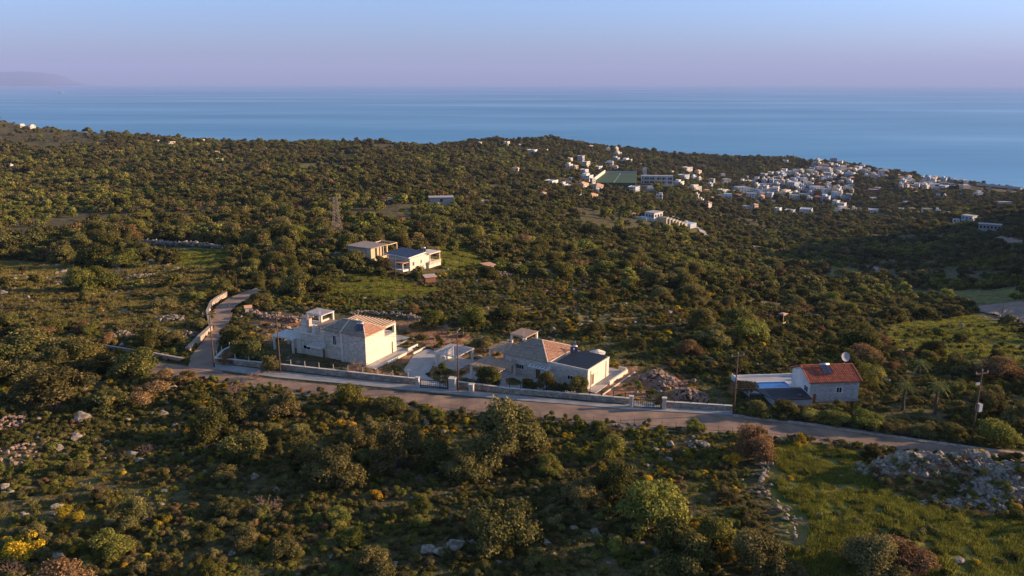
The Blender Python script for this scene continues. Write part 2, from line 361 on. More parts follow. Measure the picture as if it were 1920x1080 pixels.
def mix_(nt, f, a, c, bt='MIX'):
    m = nt.nodes.new('ShaderNodeMix'); m.data_type = 'RGBA'; m.blend_type = bt
    if isinstance(f, float): m.inputs['Factor'].default_value = f
    else: nt.links.new(f, m.inputs['Factor'])
    nt.links.new(a, m.inputs[6]); nt.links.new(c, m.inputs[7]); return m.outputs[2]
def attr_(nt, n): a = nt.nodes.new('ShaderNodeAttribute'); a.attribute_name = n; return a.outputs['Fac']
base = ramp_(nt, noise_(nt, .35, 8), [(.30, (.055, .052, .020)), (.45, (.085, .075, .030)), (.56, (.12, .098, .045)), (.68, (.16, .12, .065)), (.78, (.20, .16, .11))])
fine = ramp_(nt, noise_(nt, 2.2, 6), [(.3, (.55, .55, .5)), (.7, (1.35, 1.3, 1.2))])
base = mix_(nt, 1.0, base, fine, 'MULTIPLY')
grs = ramp_(nt, noise_(nt, .32, 9), [(.3, (.06, .075, .016)), (.46, (.115, .12, .026)), (.56, (.19, .165, .045)), (.68, (.23, .165, .085))])
soil = ramp_(nt, noise_(nt, .6, 7), [(.3, (.20, .09, .045)), (.5, (.30, .15, .075)), (.7, (.40, .24, .14))])
dry = ramp_(nt, noise_(nt, .5, 7), [(.3, (.10, .085, .028)), (.5, (.20, .155, .055)), (.7, (.32, .235, .095))])
c = mix_(nt, attr_(nt, 'dry'), base, dry); c = mix_(nt, attr_(nt, 'grass'), c, grs); c = mix_(nt, attr_(nt, 'soil'), c, soil)
L.new(c, b.inputs['Base Color']); b.inputs['Roughness'].default_value = .95; b.inputs['Specular IOR Level'].default_value = .1
bp = nt.nodes.new('ShaderNodeBump'); bp.inputs['Strength'].default_value = .9; bp.inputs['Distance'].default_value = .35
L.new(noise_(nt, 1.3, 8), bp.inputs['Height']); L.new(bp.outputs[0], b.inputs['Normal'])
me = mesh_np('hillside_ground', np.stack([gx, gy, gz], 1), q.ravel(), np.full(len(q), 4), [gm], {'grass': ('POINT', mg), 'soil': ('POINT', ms_), 'dry': ('POINT', md * .9)}, True)
tag(link('hillside_ground', me), 'scrub covered hillside sloping down to the sea', kind='structure')
# ------------------------------------------------------------------ sea
sm = bpy.data.materials.new('sea_water'); nt = NT(sm); L = nt.links; b = nt.nodes['Principled BSDF']
tc = nt.nodes.new('ShaderNodeTexCoord'); mp = nt.nodes.new('ShaderNodeMapping'); mp.inputs['Scale'].default_value = (.00022, .0007, 1); L.new(tc.outputs['Object'], mp.inputs[0])
mp.inputs['Rotation'].default_value = (0, 0, math.radians(4))
n1 = noise_(nt, 1.0, 6, mp.outputs[0])
mp2 = nt.nodes.new('ShaderNodeMapping'); mp2.inputs['Scale'].default_value = (.0016, .009, 1); L.new(tc.outputs['Object'], mp2.inputs[0])
n2 = noise_(nt, 1.0, 6, mp2.outputs[0])
ca = ramp_(nt, n1, [(.32, (.042, .225, .40)), (.5, (.060, .265, .435)), (.60, (.085, .30, .47)), (.74, (.20, .44, .58))])
cb = ramp_(nt, n2, [(.3, (.88, .91, .93)), (.7, (1.12, 1.09, 1.06))])
L.new(mix_(nt, 1.0, ca, cb, 'MULTIPLY'), b.inputs['Base Color'])
rr_ = nt.nodes.new('ShaderNodeMapRange'); rr_.inputs['From Min'].default_value = .35; rr_.inputs['From Max'].default_value = .65; rr_.inputs['To Min'].default_value = .46; rr_.inputs['To Max'].default_value = .33; L.new(n1, rr_.inputs['Value'])
L.new(rr_.outputs[0], b.inputs['Roughness']); b.inputs['Specular IOR Level'].default_value = .32
bp = nt.nodes.new('ShaderNodeBump'); bp.inputs['Strength'].default_value = .5; bp.inputs['Distance'].default_value = 2.0
mp3 = nt.nodes.new('ShaderNodeMapping'); mp3.inputs['Scale'].default_value = (.02, .07, 1); L.new(tc.outputs['Object'], mp3.inputs[0])
L.new(noise_(nt, 1.0, 8, mp3.outputs[0]), bp.inputs['Height']); L.new(bp.outputs[0], b.inputs['Normal'])
R = 48000; rings = [600, 3000, 12000, R]; V = []; Fc = []; n = 96
for r in rings:
    for k in range(n): V.append((r * math.cos(2 * math.pi * k / n), r * math.sin(2 * math.pi * k / n), 0))
for i in range(len(rings) - 1):
    for k in range(n): Fc += [i * n + k, (i + 1) * n + k, (i + 1) * n + (k + 1) % n, i * n + (k + 1) % n]
me = mesh_np('sea', V, Fc, [4] * (n * (len(rings) - 1)), [sm]); tag(link('sea', me), 'calm blue sea reaching to the horizon', kind='structure')
# haze
hm = bpy.data.materials.new('haze_air'); nt = NT(hm); nt.nodes.remove(nt.nodes['Principled BSDF'])
pv = nt.nodes.new('ShaderNodeVolumePrincipled'); pv.inputs['Density'].default_value = HAZE; pv.inputs['Color'].default_value = (.42, .56, 1.0, 1); pv.inputs['Anisotropy'].default_value = 0.0
nt.links.new(pv.outputs[0], nt.nodes['Material Output'].inputs['Volume'])
if HAZE > 0:
    h = boxo('haze', hm, None, -50000, 50000, -50000, 50000, -40, 1100); tag(h, kind='stuff')
# far island with a long flat top and steep right end
x0 = []
def island():
    D = 36000.0; nx, ny = 160, 24; us = np.linspace(-900, 132, nx); prof_u = [-900, -600, -300, -60, 0, 25, 50, 75, 92, 104, 116, 126, 132]
    prof_v = [150, 139, 133, 136, 138, 135.2, 135.5, 138.5, 140.5, 143, 151, 157, 160.5]
    V = []
    for i, u in enumerate(us):
        top = (162 - np.interp(u, prof_u, prof_v)) / F * D
        top += 12 * (fbm(np.array([i / 6.0]), np.array([3.3]), 4, 2)[0] - .5) * min(1, top / 60)
        for j in range(ny):
            t = j / (ny - 1); y = D + (t - .1) * 7000
            prof = min(1, (t / .28)) ** .55 * (1 if t < .6 else max(0, 1 - ((t - .6) / .4) ** 2))
            rid = 1 - .35 * fbm(np.array([i / 2.6 + j * .2]), np.array([j / 3.0]), 4, 8)[0] * (1 - abs(2 * t - .6))
            V.append(((u - 960) / F * D * (1 + (t) * .1), y + 500 * vnoise(np.array([i / 7.]), np.array([0.]), 4)[0], CAMH * 0 + (top + 40) * max(prof, 0) * rid * 1.03 - 6 + 0 * t))
    f = []
    for i in range(nx - 1):
        for j in range(ny - 1): f += [i * ny + j, (i + 1) * ny + j, (i + 1) * ny + j + 1, i * ny + j + 1]
    im = mat('island_rock', (.075, .075, .10), (.045, .045, .065), .0012, .95, .3, .01)
    me = mesh_np('mountain', V, f, [4] * ((nx - 1) * (ny - 1)), [im], None, True)
    tag(link('mountain', me), 'long hazy mountain headland on the horizon', kind='structure')
island()
# ------------------------------------------------------------------ roads
def strip(name, pa, pb, z, m, label, seg=1, follow=False):
    V = []; n = 60
    def resamp(p):
        p = np.array(p); s = np.concatenate([[0], np.cumsum(np.hypot(*np.diff(p, axis=0).T))]); t = np.linspace(0, s[-1], n)
        return np.stack([np.interp(t, s, p[:, 0]), np.interp(t, s, p[:, 1])], 1)
    a = resamp(pa); b = resamp(pb); f = []
    k = 5
    for i in range(n):
        for j in range(k):
            x, y = a[i] * (1 - j / (k - 1)) + b[i] * (j / (k - 1))
            zz = z if not follow else float(zter(np.array([x]), np.array([y]))[0]) + z
            V.append((x, y, zz))
    for i in range(n - 1):
        for j in range(k - 1): f += [i * k + j, i * k + j + 1, (i + 1) * k + j + 1, (i + 1) * k + j]
    me = mesh_np(name, V, f, [4] * ((n - 1) * (k - 1)), [m]); return tag(link(name, me), label, kind='structure')
strip('road', ROAD_N, ROAD_S, 160.06, M['asphalt'], 'asphalt road running past the villas')
strip('road_shoulder', ROAD_S, W([(-150,662),(0,682),(100,692),(200,702),(350,716),(440,723),(560,741),(680,753),(800,770),(882,779),(1015,793),(1150,799),(1280,811),(1319,813),(1449,824),(1592,836),(1650,847),(1767,863),(1850,879),(1960,894),(2150,925)]), 160.03, M['lane'], 'gravelly dirt shoulder on the near side of the road')
strip('lane', LANE_L, LANE_R, 160.10, M['lane'], 'dirt lane climbing away from the road junction')
# pale pavement strip between the villa walls and the road: a real step
def pave(name, top, bot, h, m, label):
    mb = MB(); top = W(top); bot = W(bot)
    for (a, b_, c_, d_) in zip(top[:-1], top[1:], bot[1:], bot[:-1]):
        mb.hexa([(*d_, 159.9), (*c_, 159.9), (*b_, 159.9), (*a, 159.9), (*d_, 160 + h), (*c_, 160 + h), (*b_, 160 + h), (*a, 160 + h)], .5)
    return tag(mb.build(name, m), label, kind='structure')
pave('pavement', [(404,683),(520,697),(660,712),(780,724),(845,731),(960,742),(1100,755),(1185,762),(1245,766),(1374,772)],
     [(398,693),(520,709),(660,722),(780,734),(845,740),(960,751),(1100,762),(1185,770),(1245,773),(1374,780)], .14, M['pavement'], 'pale concrete pavement along the villa walls')
pave('verge_kerb', [(1374,779),(1450,788),(1527,797),(1620,810),(1721,826),(1831,841),(1920,851)], [(1374,782),(1450,791),(1527,800),(1620,813.5),(1721,829.5),(1831,845),(1920,855)], .22, M['rubble'], 'rough stone kerb along the road below the garden')
strip('side_road', hw([(1822,576),(1860,572),(1900,568),(1960,566)]), hw([(1835,585),(1870,592),(1900,605),(1960,620)]), .25, M['asphalt'], 'grey road bend climbing at the right', follow=True)
TRACKS = []
def track(pts, w, name, m, label):
    pts = [hit(u, v)[:2] for u, v in pts]; a = []; b = []
    for i, p in enumerate(pts):
        q0 = pts[max(i - 1, 0)]; q1 = pts[min(i + 1, len(pts) - 1)]; d = np.array(q1) - np.array(q0); d /= np.linalg.norm(d); nn = np.array([-d[1], d[0]]) * w / 2
        a.append(tuple(np.array(p) + nn)); b.append(tuple(np.array(p) - nn))
    global TRACKS; TRACKS.append((pts, w)); return strip(name, a, b, .35, m, label, follow=True)
TRACKS = []
track([(1632,500),(1650,508),(1665,518),(1685,526)], 5, 'path', M['lane'], 'pale dirt path down the wooded valley side')
track([(1418,462),(1428,472),(1448,478)], 5, 'path', M['lane'], 'short pale track in the valley below the village')
track([(1258,405),(1290,420),(1315,432),(1322,446),(1345,453)], 5.0, 'path', M['pavement'], 'pale drive curling down from the hillside villa with terraces')
track([(1870,445),(1890,450),(1915,462)], 5, 'path', M['lane'], 'dirt track beside the long grey building')
# ------------------------------------------------------------------ plants: prototype meshes
def crown_arrays(seed, r, h, nl, ls, lobes=10, base=.25, flat=.8, droop=0.0, core=True):
    g = np.random.default_rng(seed); V = []; vv = []
    cen = []
    for k in range(lobes):
        a = g.uniform(0, 2 * math.pi); rr = r * .82 * math.sqrt(g.uniform(.02, 1)); t = g.uniform(0, 1)
        cz = h * (base + (1 - base) * (.14 + .66 * t)); rr *= math.sqrt(max(.1, 1 - (t * .88) ** 2))
        lr = r * g.choice([.16, .22, .30, .38, .46]) * g.uniform(.9, 1.1)
        cen.append((rr * math.cos(a), rr * math.sin(a), cz, lr, g.uniform(0, 1)))
    cen = np.array(cen); w = cen[:, 3] ** 2; w /= w.sum()
    li = g.choice(lobes, nl, p=w); d = g.normal(size=(nl, 3)); d /= np.linalg.norm(d, axis=1)[:, None]
    d[:, 2] = np.where(d[:, 2] < -.35, -d[:, 2], d[:, 2])
    rad = cen[li, 3] * (g.uniform(.45, 1.08, nl) ** .5) * np.where(g.uniform(0, 1, nl) < .07, 1.3, 1.0) * (1 + .25 * (vnoise(d[:, 0] * 3 + li, d[:, 1] * 3, 3) - .5))
    p = cen[li, :3] + d * rad[:, None] * np.array([1, 1, flat]); p[:, 2] = np.maximum(p[:, 2], .05 * h)
    nrm = d + g.normal(size=(nl, 3)) * .75; nrm /= np.linalg.norm(nrm, axis=1)[:, None]
    t1 = np.cross(nrm, g.normal(size=(nl, 3))); t1 /= np.linalg.norm(t1, axis=1)[:, None] + 1e-9; t2 = np.cross(nrm, t1)
    s = ls * g.uniform(.6, 1.35, nl)[:, None]
    Q = np.stack([p - t1 * s, p - t2 * s * .62, p + t1 * s, p + t2 * s * .62], 1).reshape(-1, 3)
    v = np.clip(.5 * cen[li, 4] + .5 * g.uniform(0, 1, nl), 0, 1)
    F_ = np.arange(nl * 4); ct = np.full(nl, 4); mi = np.zeros(nl, int)
    if core:                        # opaque filler blobs added to block light, coloured dark as inner shade
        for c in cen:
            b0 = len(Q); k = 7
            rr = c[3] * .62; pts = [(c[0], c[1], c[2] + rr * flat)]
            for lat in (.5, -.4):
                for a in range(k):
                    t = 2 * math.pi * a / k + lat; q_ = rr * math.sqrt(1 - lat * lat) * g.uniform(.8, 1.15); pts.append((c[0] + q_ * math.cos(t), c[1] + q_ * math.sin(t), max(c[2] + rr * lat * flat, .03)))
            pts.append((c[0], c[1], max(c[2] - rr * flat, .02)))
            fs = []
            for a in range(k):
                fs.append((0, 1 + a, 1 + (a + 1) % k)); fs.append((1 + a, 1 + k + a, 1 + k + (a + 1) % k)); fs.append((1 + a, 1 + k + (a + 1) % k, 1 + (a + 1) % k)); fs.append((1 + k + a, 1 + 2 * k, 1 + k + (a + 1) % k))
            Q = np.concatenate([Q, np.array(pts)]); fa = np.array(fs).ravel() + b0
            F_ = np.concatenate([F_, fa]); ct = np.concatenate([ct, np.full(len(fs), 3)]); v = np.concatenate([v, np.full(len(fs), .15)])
    return Q, F_, ct, v, cen
def trunk_mb(seed, h, r, cen, n=5):
    g = np.random.default_rng(seed); mb = MB(); top = np.array([g.normal() * .08 * h, g.normal() * .08 * h, h * .35])
    mb.tube((0, 0, -.3), top * .5, r * 1.25, r, 7, .5); mb.tube(top * .5, top, r, r * .75, 7, .5)
    for c in cen[:n]: mb.tube(top, c[:3], r * .6, r * .16, 5, .5)
    return mb
PROT = {}        # kind -> list of (crown mesh, trunk mesh, joined mesh)
def join_mesh(name, Q, F_, ct, v, tmb, mats):
    if tmb:
        b0 = len(Q); Q = np.concatenate([Q, np.array(tmb.V)]); F_ = np.concatenate([F_, np.array([i for f in tmb.F for i in f]) + b0])
        mi = np.concatenate([np.zeros(len(ct), int), np.ones(len(tmb.F), int)]); ct = np.concatenate([ct, [len(f) for f in tmb.F]]); v = np.concatenate([v, np.full(len(tmb.F), .5)])
    else: mi = None
    return mesh_np(name, Q, F_, ct, mats, {'v': ('FACE', v)}, False, mi)
def proto(kind, mt, specs, nl, ls, tag_='near', core=True, joined=True):
    L_ = []
    for i, (r, h, lobes, base, flat) in enumerate(specs):
        sd_ = hash((kind, tag_, i)) if False else sum(map(ord, kind + tag_)) * 31 + i * 7
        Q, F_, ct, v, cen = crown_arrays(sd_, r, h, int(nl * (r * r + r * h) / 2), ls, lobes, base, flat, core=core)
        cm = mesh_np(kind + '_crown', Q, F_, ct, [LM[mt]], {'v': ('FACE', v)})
        tm = trunk_mb(sd_, h, .045 * r + .015, cen)
        tmesh = mesh_np(kind + '_trunk', tm.V, [a for f in tm.F for a in f], [len(f) for f in tm.F], [M['bark']], {'v': ('FACE', tm.a)})
        jm = join_mesh(kind + '_plant', Q, F_, ct, v, tm, [LM[mt], M['bark']]) if joined else None
        L_.append((cm, tmesh, jm))
    PROT[kind, tag_] = L_
S1 = [(1, 1.6, 22, .0, .8), (1, 1.3, 14, -.05, .75), (1, 1.9, 26, .04, .95), (1, 1.5, 30, -.03, .7), (1, 1.15, 11, -.05, .7), (1, 1.7, 16, .02, .9)]
S0 = [(1, 1.0, 9, .05, .75), (1, .75, 6, .0, .65), (1, 1.3, 8, .05, .9), (1, .9, 12, .0, .7)]
proto('oak_tree', 'oak', S1, 5200, .046); proto('olive_tree', 'olive', S1, 4600, .044); proto('carob_tree', 'pale', S1, 4800, .046); proto('almond_tree', 'rust', S1[:4], 4200, .042)
proto('oak_tree', 'oak', S1, 620, .12, 'far', joined=True); proto('olive_tree', 'olive', S1, 600, .115, 'far'); proto('carob_tree', 'pale', S1, 620, .12, 'far'); proto('almond_tree', 'rust', S1[:4], 480, .12, 'far')
proto('green_shrub', 'oak', S0, 1900, .062); proto('heath_shrub', 'heath', S0, 1800, .060); proto('broom_bush', 'broom', S0, 2000, .052); proto('fresh_shrub', 'pale', S0, 1800, .064); proto('brown_shrub', 'rust', S0[:2], 1700, .058)
# twiggy leafless shrub
def bare_mesh(seed):
    g = np.random.default_rng(seed); mb = MB()
    def grow(p, d, l, r, n):
        e_ = p + d * l; mb.tube(p, e_, r, r * .6, 4)
        if n:
            for k in range(3 if n > 1 else 4):
                dd = d + g.normal(size=3) * .55; dd[2] += .12; dd /= np.linalg.norm(dd); grow(e_, dd, l * g.uniform(.55, .85), r * .6, n - 1)
    for k in range(7):
        a = 2 * math.pi * k / 7 + g.uniform(-.3, .3); d = np.array([math.cos(a) * .7, math.sin(a) * .7, .8]); d /= np.linalg.norm(d); grow(np.zeros(3), d, .42, .040, 4)
    return mb
bm_ = bare_mesh(3); BARE = mesh_np('bare_shrub', bm_.V, [i for f in bm_.F for i in f], [len(f) for f in bm_.F], [M['twig']], {'v': ('FACE', bm_.a)})
# rocks
def rock_mesh(seed, m, name='rock'):
    g = np.random.default_rng(seed); import bmesh
    b = bmesh.new(); bmesh.ops.create_icosphere(b, subdivisions=3, radius=1.0); V = np.array([v.co[:] for v in b.verts]); f = [[v.index for v in fc.verts] for fc in b.faces]; b.free()
    for k in range(13):
        d = g.normal(size=3); d /= np.linalg.norm(d); c = g.uniform(.42, .80); s = V @ d; V -= np.outer(np.maximum(s - c, 0), d)
    V *= g.uniform(.75, 1.2, 3); V *= 1.22; V += g.normal(size=V.shape) * .022; V += (.16 * (vnoise(V[:, 0] * 2.3 + seed, V[:, 1] * 2.3 + V[:, 2], seed) - .5))[:, None] * V; V[:, 2] *= .75
    return mesh_np(name, V, [i for q_ in f for i in q_], [3] * len(f), [m], {'v': ('FACE', g.uniform(0, 1, len(f)) * .4 + g.uniform(0, .6))})
ROCKS = [rock_mesh(100 + i, M['rock']) for i in range(6)]; ROCKSP = [rock_mesh(200 + i, M['rock_pink']) for i in range(4)]
# grass tuft
def tuft_mesh(seed, m, n=26, hh=.34, sp=.34):
    g = np.random.default_rng(seed); V = []; v = []
    for k in range(n):
        a = g.uniform(0, 6.28); r = sp * math.sqrt(g.uniform()); x, y = r * math.cos(a), r * math.sin(a); h = hh * g.uniform(.5, 1.2); b = g.uniform(0, 6.28); w = .035
        lx, ly = g.normal() * .12, g.normal() * .12; cx, cy = math.cos(b) * w, math.sin(b) * w
        V += [(x - cx, y - cy, -.05), (x + cx, y + cy, -.05), (x + lx, y + ly, h)]; v.append(g.uniform())
    return mesh_np('tuft', V, np.arange(3 * n), [3] * n, [m], {'v': ('FACE', v)})
TUFTS = [tuft_mesh(i, LM['grass']) for i in range(4)]
# geometry-node scatter: real instances standing on the ground
def coll(name, meshes):
    c = bpy.data.collections.new(name)
    for i, m in enumerate(meshes):
        o = bpy.data.objects.new('%s_source_%03d' % (name, i), m); c.objects.link(o)
    return c
def scatter(name, meshes, pts, scl, label, cat=None, zs=None, pid=None):
    pts = np.asarray(pts, np.float32); n = len(pts)
    if n == 0: return
    me = bpy.data.meshes.new(name); me.vertices.add(n); me.vertices.foreach_set('co', (pts * K).ravel())
    for k, arr in (('scl', scl), ('rot', rng.uniform(0, 6.283, n)), ('zs', zs if zs is not None else np.ones(n))):
        a = me.attributes.new(k, 'FLOAT', 'POINT'); a.data.foreach_set('value', np.asarray(arr, np.float32))
    a = me.attributes.new('pid', 'INT', 'POINT'); a.data.foreach_set('value', np.asarray(pid if pid is not None else rng.integers(0, len(meshes), n), np.int32))
    o = bpy.data.objects.new(name, me); COL.objects.link(o)
    ng = bpy.data.node_groups.new(name, 'GeometryNodeTree'); ng.interface.new_socket('Geometry', in_out='INPUT', socket_type='NodeSocketGeometry'); ng.interface.new_socket('Geometry', in_out='OUTPUT', socket_type='NodeSocketGeometry')
    N = ng.nodes; gi = N.new('NodeGroupInput'); go = N.new('NodeGroupOutput'); ip = N.new('GeometryNodeInstanceOnPoints'); ci = N.new('GeometryNodeCollectionInfo')
    ci.inputs['Collection'].default_value = coll(name, meshes); ci.inputs['Separate Children'].default_value = True; ci.inputs['Reset Children'].default_value = True
    ip.inputs['Pick Instance'].default_value = True
    def na_(nm, ty='FLOAT'):
        x = N.new('GeometryNodeInputNamedAttribute'); x.data_type = ty; x.inputs[0].default_value = nm; return x.outputs['Attribute']
    cr = N.new('ShaderNodeCombineXYZ'); ng.links.new(na_('rot'), cr.inputs['Z'])
    cs = N.new('ShaderNodeCombineXYZ'); s_ = na_('scl'); mu = N.new('ShaderNodeMath'); mu.operation = 'MULTIPLY'; ng.links.new(s_, mu.inputs[0]); ng.links.new(na_('zs'), mu.inputs[1])
    ng.links.new(s_, cs.inputs['X']); ng.links.new(s_, cs.inputs['Y']); ng.links.new(mu.outputs[0], cs.inputs['Z'])
    ng.links.new(gi.outputs[0], ip.inputs['Points']); ng.links.new(ci.outputs[0], ip.inputs['Instance']); ng.links.new(na_('pid', 'INT'), ip.inputs['Instance Index'])
    ng.links.new(cr.outputs[0], ip.inputs['Rotation']); ng.links.new(cs.outputs[0], ip.inputs['Scale']); ng.links.new(ip.outputs[0], go.inputs[0])
    md_ = o.modifiers.new('scatter', 'NODES'); md_.node_group = ng
    return tag(o, label, kind='stuff')
# ------------------------------------------------------------------ buildings
KEEP = []        # (x, y, radius) clearings round built things; filled while building
def keep(x, y, r, front=0.0): KEEP.append((x, y, r, front))
class Frame:
    def __init__(s, O, deg, Z=160.0):
        s.O = np.array([O[0], O[1], Z]); a = math.radians(deg); s.a = a
        s.ex = np.array([math.cos(a), math.sin(a), 0]); s.ey = np.array([-math.sin(a), math.cos(a), 0])
    def w(s, x, y, z=0): return s.O + s.ex * x + s.ey * y + np.array([0, 0, z])
    def root(s, name, label, cat, group=None, x=0, y=0):
        p = s.w(x, y); return tag(empty(name, p[0], p[1], p[2], s.a), label, cat, group)
def cladding(mb, p0, du, dv, nrm, U, Vh, holes=(), su=.34, sv=.2, g=None, th=.03):
    """courses of single stones standing proud of a wall face, joints recessed between them"""
    g = g or np.random.default_rng(5); p0 = np.array(p0, float); du = np.array(du, float); dv = np.array(dv, float); nrm = np.array(nrm, float)
    y = 0.0
    while y < Vh - .05:
        h = min(sv * g.uniform(.8, 1.25), Vh - y); x = 0.0
        while x < U - .04:
            w = min(su * g.uniform(.6, 1.5), U - x); cx, cy = x + w / 2, y + h / 2
            if not any(a - .05 < cx < b + .05 and c - .05 < cy < d + .05 for a, b, c, d in holes):
                t = th * g.uniform(.4, 1.3); j = .016
                q = [p0 + du * (x + j) + dv * (y + j), p0 + du * (x + w - j) + dv * (y + j), p0 + du * (x + w - j) + dv * (y + h - j), p0 + du * (x + j) + dv * (y + h - j)]
                mb.hexa([*q, *[k + nrm * t for k in q]], g.uniform())
            x += w
        y += h
def tiles(mb, A, B, C, D, sp=.24, w=.085, h=.06):
    """ribs of cover tiles on a roof slope: eave A-B, top D-C (C above B); C==D for a triangle"""
    A, B, C, D = [np.array(p, float) for p in (A, B, C, D)]
    e = (B - A); Le = np.linalg.norm(e); e /= Le; mid = (C + D) / 2 - A; f = mid - e * (mid @ e); Lf = np.linalg.norm(f); f /= Lf; n = np.cross(e, f); n = n if n[2] > 0 else -n
    P2 = [((p - A) @ e, (p - A) @ f) for p in (A, B, C, D)]
    lo = min(p[0] for p in P2); hi = max(p[0] for p in P2); s = lo + sp / 2
    while s < hi:
        ys = []
        for i in range(4):
            (x0, y0), (x1, y1) = P2[i], P2[(i + 1) % 4]
            if abs(x1 - x0) > 1e-6 and (x0 - s) * (x1 - s) <= 0: ys.append(y0 + (y1 - y0) * (s - x0) / (x1 - x0))
        if len(ys) >= 2 and max(ys) - min(ys) > .1:
            y0, y1 = min(ys), max(ys); a = random.random()
            nt_ = max(1, int((y1 - y0) / .45))
            for k in range(nt_):
                ya = y0 + (y1 - y0) * k / nt_; yb = y0 + (y1 - y0) * (k + 1) / nt_; q = random.random()
                pa = A + e * s + f * ya; pb = A + e * s + f * yb
                lf = n * h * 1.15; lg = n * h * .8
                i0 = len(mb.V); mb.V += [tuple(pa - e * w + n * .004), tuple(pa + lf), tuple(pa + e * w + n * .004), tuple(pb - e * w + n * .004), tuple(pb + lg), tuple(pb + e * w + n * .004)]
                mb.F += [(i0, i0 + 1, i0 + 4, i0 + 3), (i0 + 1, i0 + 2, i0 + 5, i0 + 4), (i0, i0 + 2, i0 + 1)]; mb.a += [q, q, q]
        s += sp
def slopes(name, root, faces, m, mcap=None, th=.12):
    """solid roof of plane slopes (each face A,B,C,D) with tile ribs as one stuff part"""
    mb = MB()
    for f in faces:
        f = [np.array(p, float) for p in f]; lo = [p - np.array([0, 0, th]) for p in f]
        tri = np.allclose(f[2], f[3]); k = 3 if tri else 4
        mb.poly(f[:k], .3); mb.poly(lo[:k][::-1], .3)
        for i in range(k): mb.poly([lo[i], lo[(i + 1) % k], f[(i + 1) % k], f[i]], .3)
    r = mb.build(name, m, root); t = MB()
    for f in faces: tiles(t, *f)
    o = t.build('roof_tiles', m, r); o['kind'] = 'stuff'
    if mcap:
        c = MB(); done = set()
        for f in faces:
            for a, b in ((f[3], f[0]), (f[1], f[2]), (f[2], f[3])):
                k = tuple(sorted([tuple(np.round(a, 2)), tuple(np.round(b, 2))]))
                if k in done or np.allclose(a, b): continue
                done.add(k); c.tube(np.array(a) + [0, 0, .04], np.array(b) + [0, 0, .04], .085, n=6)
        c.build('ridge_capping', mcap, r)
    return r
def window_x(root, x, y0, y1, z0, z1, frame=M['white'], pane=M['glass'], name='window', sgn=-1, bars=1):
    """window in a face x=const looking towards sgn"""
    t = .05 * sgn; mb = MB(); f = .055
    a, b = sorted((x, x + t)); mb.box(a, b, y0 - f, y0, z0 - f, z1 + f); mb.box(a, b, y1, y1 + f, z0 - f, z1 + f); mb.box(a, b, y0, y1, z0 - f, z0); mb.box(a, b, y0, y1, z1, z1 + f)
    for k in range(bars): yy = y0 + (y1 - y0) * (k + 1) / (bars + 1); mb.box(a, b, yy - .02, yy + .02, z0, z1)
    w = mb.build(name, frame, root); a, b = sorted((x, x + t * .35)); boxo('pane', pane, w, a, b, y0 + .002, y1 - .002, z0 + .002, z1 - .002); return w
def window_y(root, y, x0, x1, z0, z1, frame=M['white'], pane=M['glass'], name='window', sgn=-1, bars=1):
    t = .05 * sgn; mb = MB(); f = .055
    a, b = sorted((y, y + t)); mb.box(x0 - f, x0, a, b, z0 - f, z1 + f); mb.box(x1, x1 + f, a, b, z0 - f, z1 + f); mb.box(x0, x1, a, b, z0 - f, z0); mb.box(x0, x1, a, b, z1, z1 + f)
    for k in range(bars): xx = x0 + (x1 - x0) * (k + 1) / (bars + 1); mb.box(xx - .02, xx + .02, a, b, z0, z1)
    w = mb.build(name, frame, root); a, b = sorted((y, y + t * .35)); boxo('pane', pane, w, x0 + .002, x1 - .002, a, b, z0 + .002, z1 - .002); return w
def door_x(root, x, y0, y1, z0, z1, m=M['wood']):
    d = boxo('door', m, root, x - .05, x, y0, y1, z0, z1); boxo('handle', M['metal'], d, x - .09, x - .051, y0 + .08, y0 + .12, z0 + .5 * (z1 - z0), z0 + .56 * (z1 - z0)); return d
def pergola(root, x0, x1, y0, y1, z, zb, along='x', n=10, mp=M['slat'], posts=((0,0),(1,0),(0,1),(1,1)), pr=.14, name='pergola', sw=.08, sh=.09):
    """pergola as a part: beams, posts as sub-parts; each slat its own sub-part"""
    b = MB(); q = .09
    b.box(x0, x1, y0, y0 + q, z - .16, z); b.box(x0, x1, y1 - q, y1, z - .16, z); b.box(x0, x0 + q, y0 + q, y1 - q, z - .16, z); b.box(x1 - q, x1, y0 + q, y1 - q, z - .16, z)
    pg = b.build(name, mp, root)
    for i, j in posts:
        px = x0 + pr if i == 0 else x1 - pr; py = y0 + pr if j == 0 else y1 - pr
        boxo('post', M['plaster'], pg, px - pr * .98, px + pr * .98, py - pr * .98, py + pr * .98, zb, z - .162)
    me = None
    for k in range(n):
        t = (k + .5) / n
        if along == 'x': cx, cy = 0, y0 + (y1 - y0) * t
        else: cx, cy = x0 + (x1 - x0) * t, 0
        if me is None:
            s = MB()
            if along == 'x': s.box(x0 - .2, x1 + .2, -sw, sw, 0, sh, .5)
            else: s.box(-sw, sw, y0 - .2, y1 + .2, 0, sh, .5)
            o = s.build('slat', mp, pg, loc=(cx, cy, z + .003)); me = o.data
        else: link('slat', me, pg, (cx, cy, z + .003))
    return pg
def box_wall(root, name, m, boxes):
    mb = MB()
    for b in boxes: mb.box(*b)
    return mb.build(name, m, root)
def clad_part(wall, faces, seed=3, su=.34, sv=.2, m=None, name='stone_facing'):
    mb = MB(); g = np.random.default_rng(seed)
    for f in faces: cladding(mb, *f[:6], holes=f[6] if len(f) > 6 else (), g=g, su=su, sv=sv)
    o = mb.build(name, m or M['stonewall'], wall); o['kind'] = 'stuff'; return o
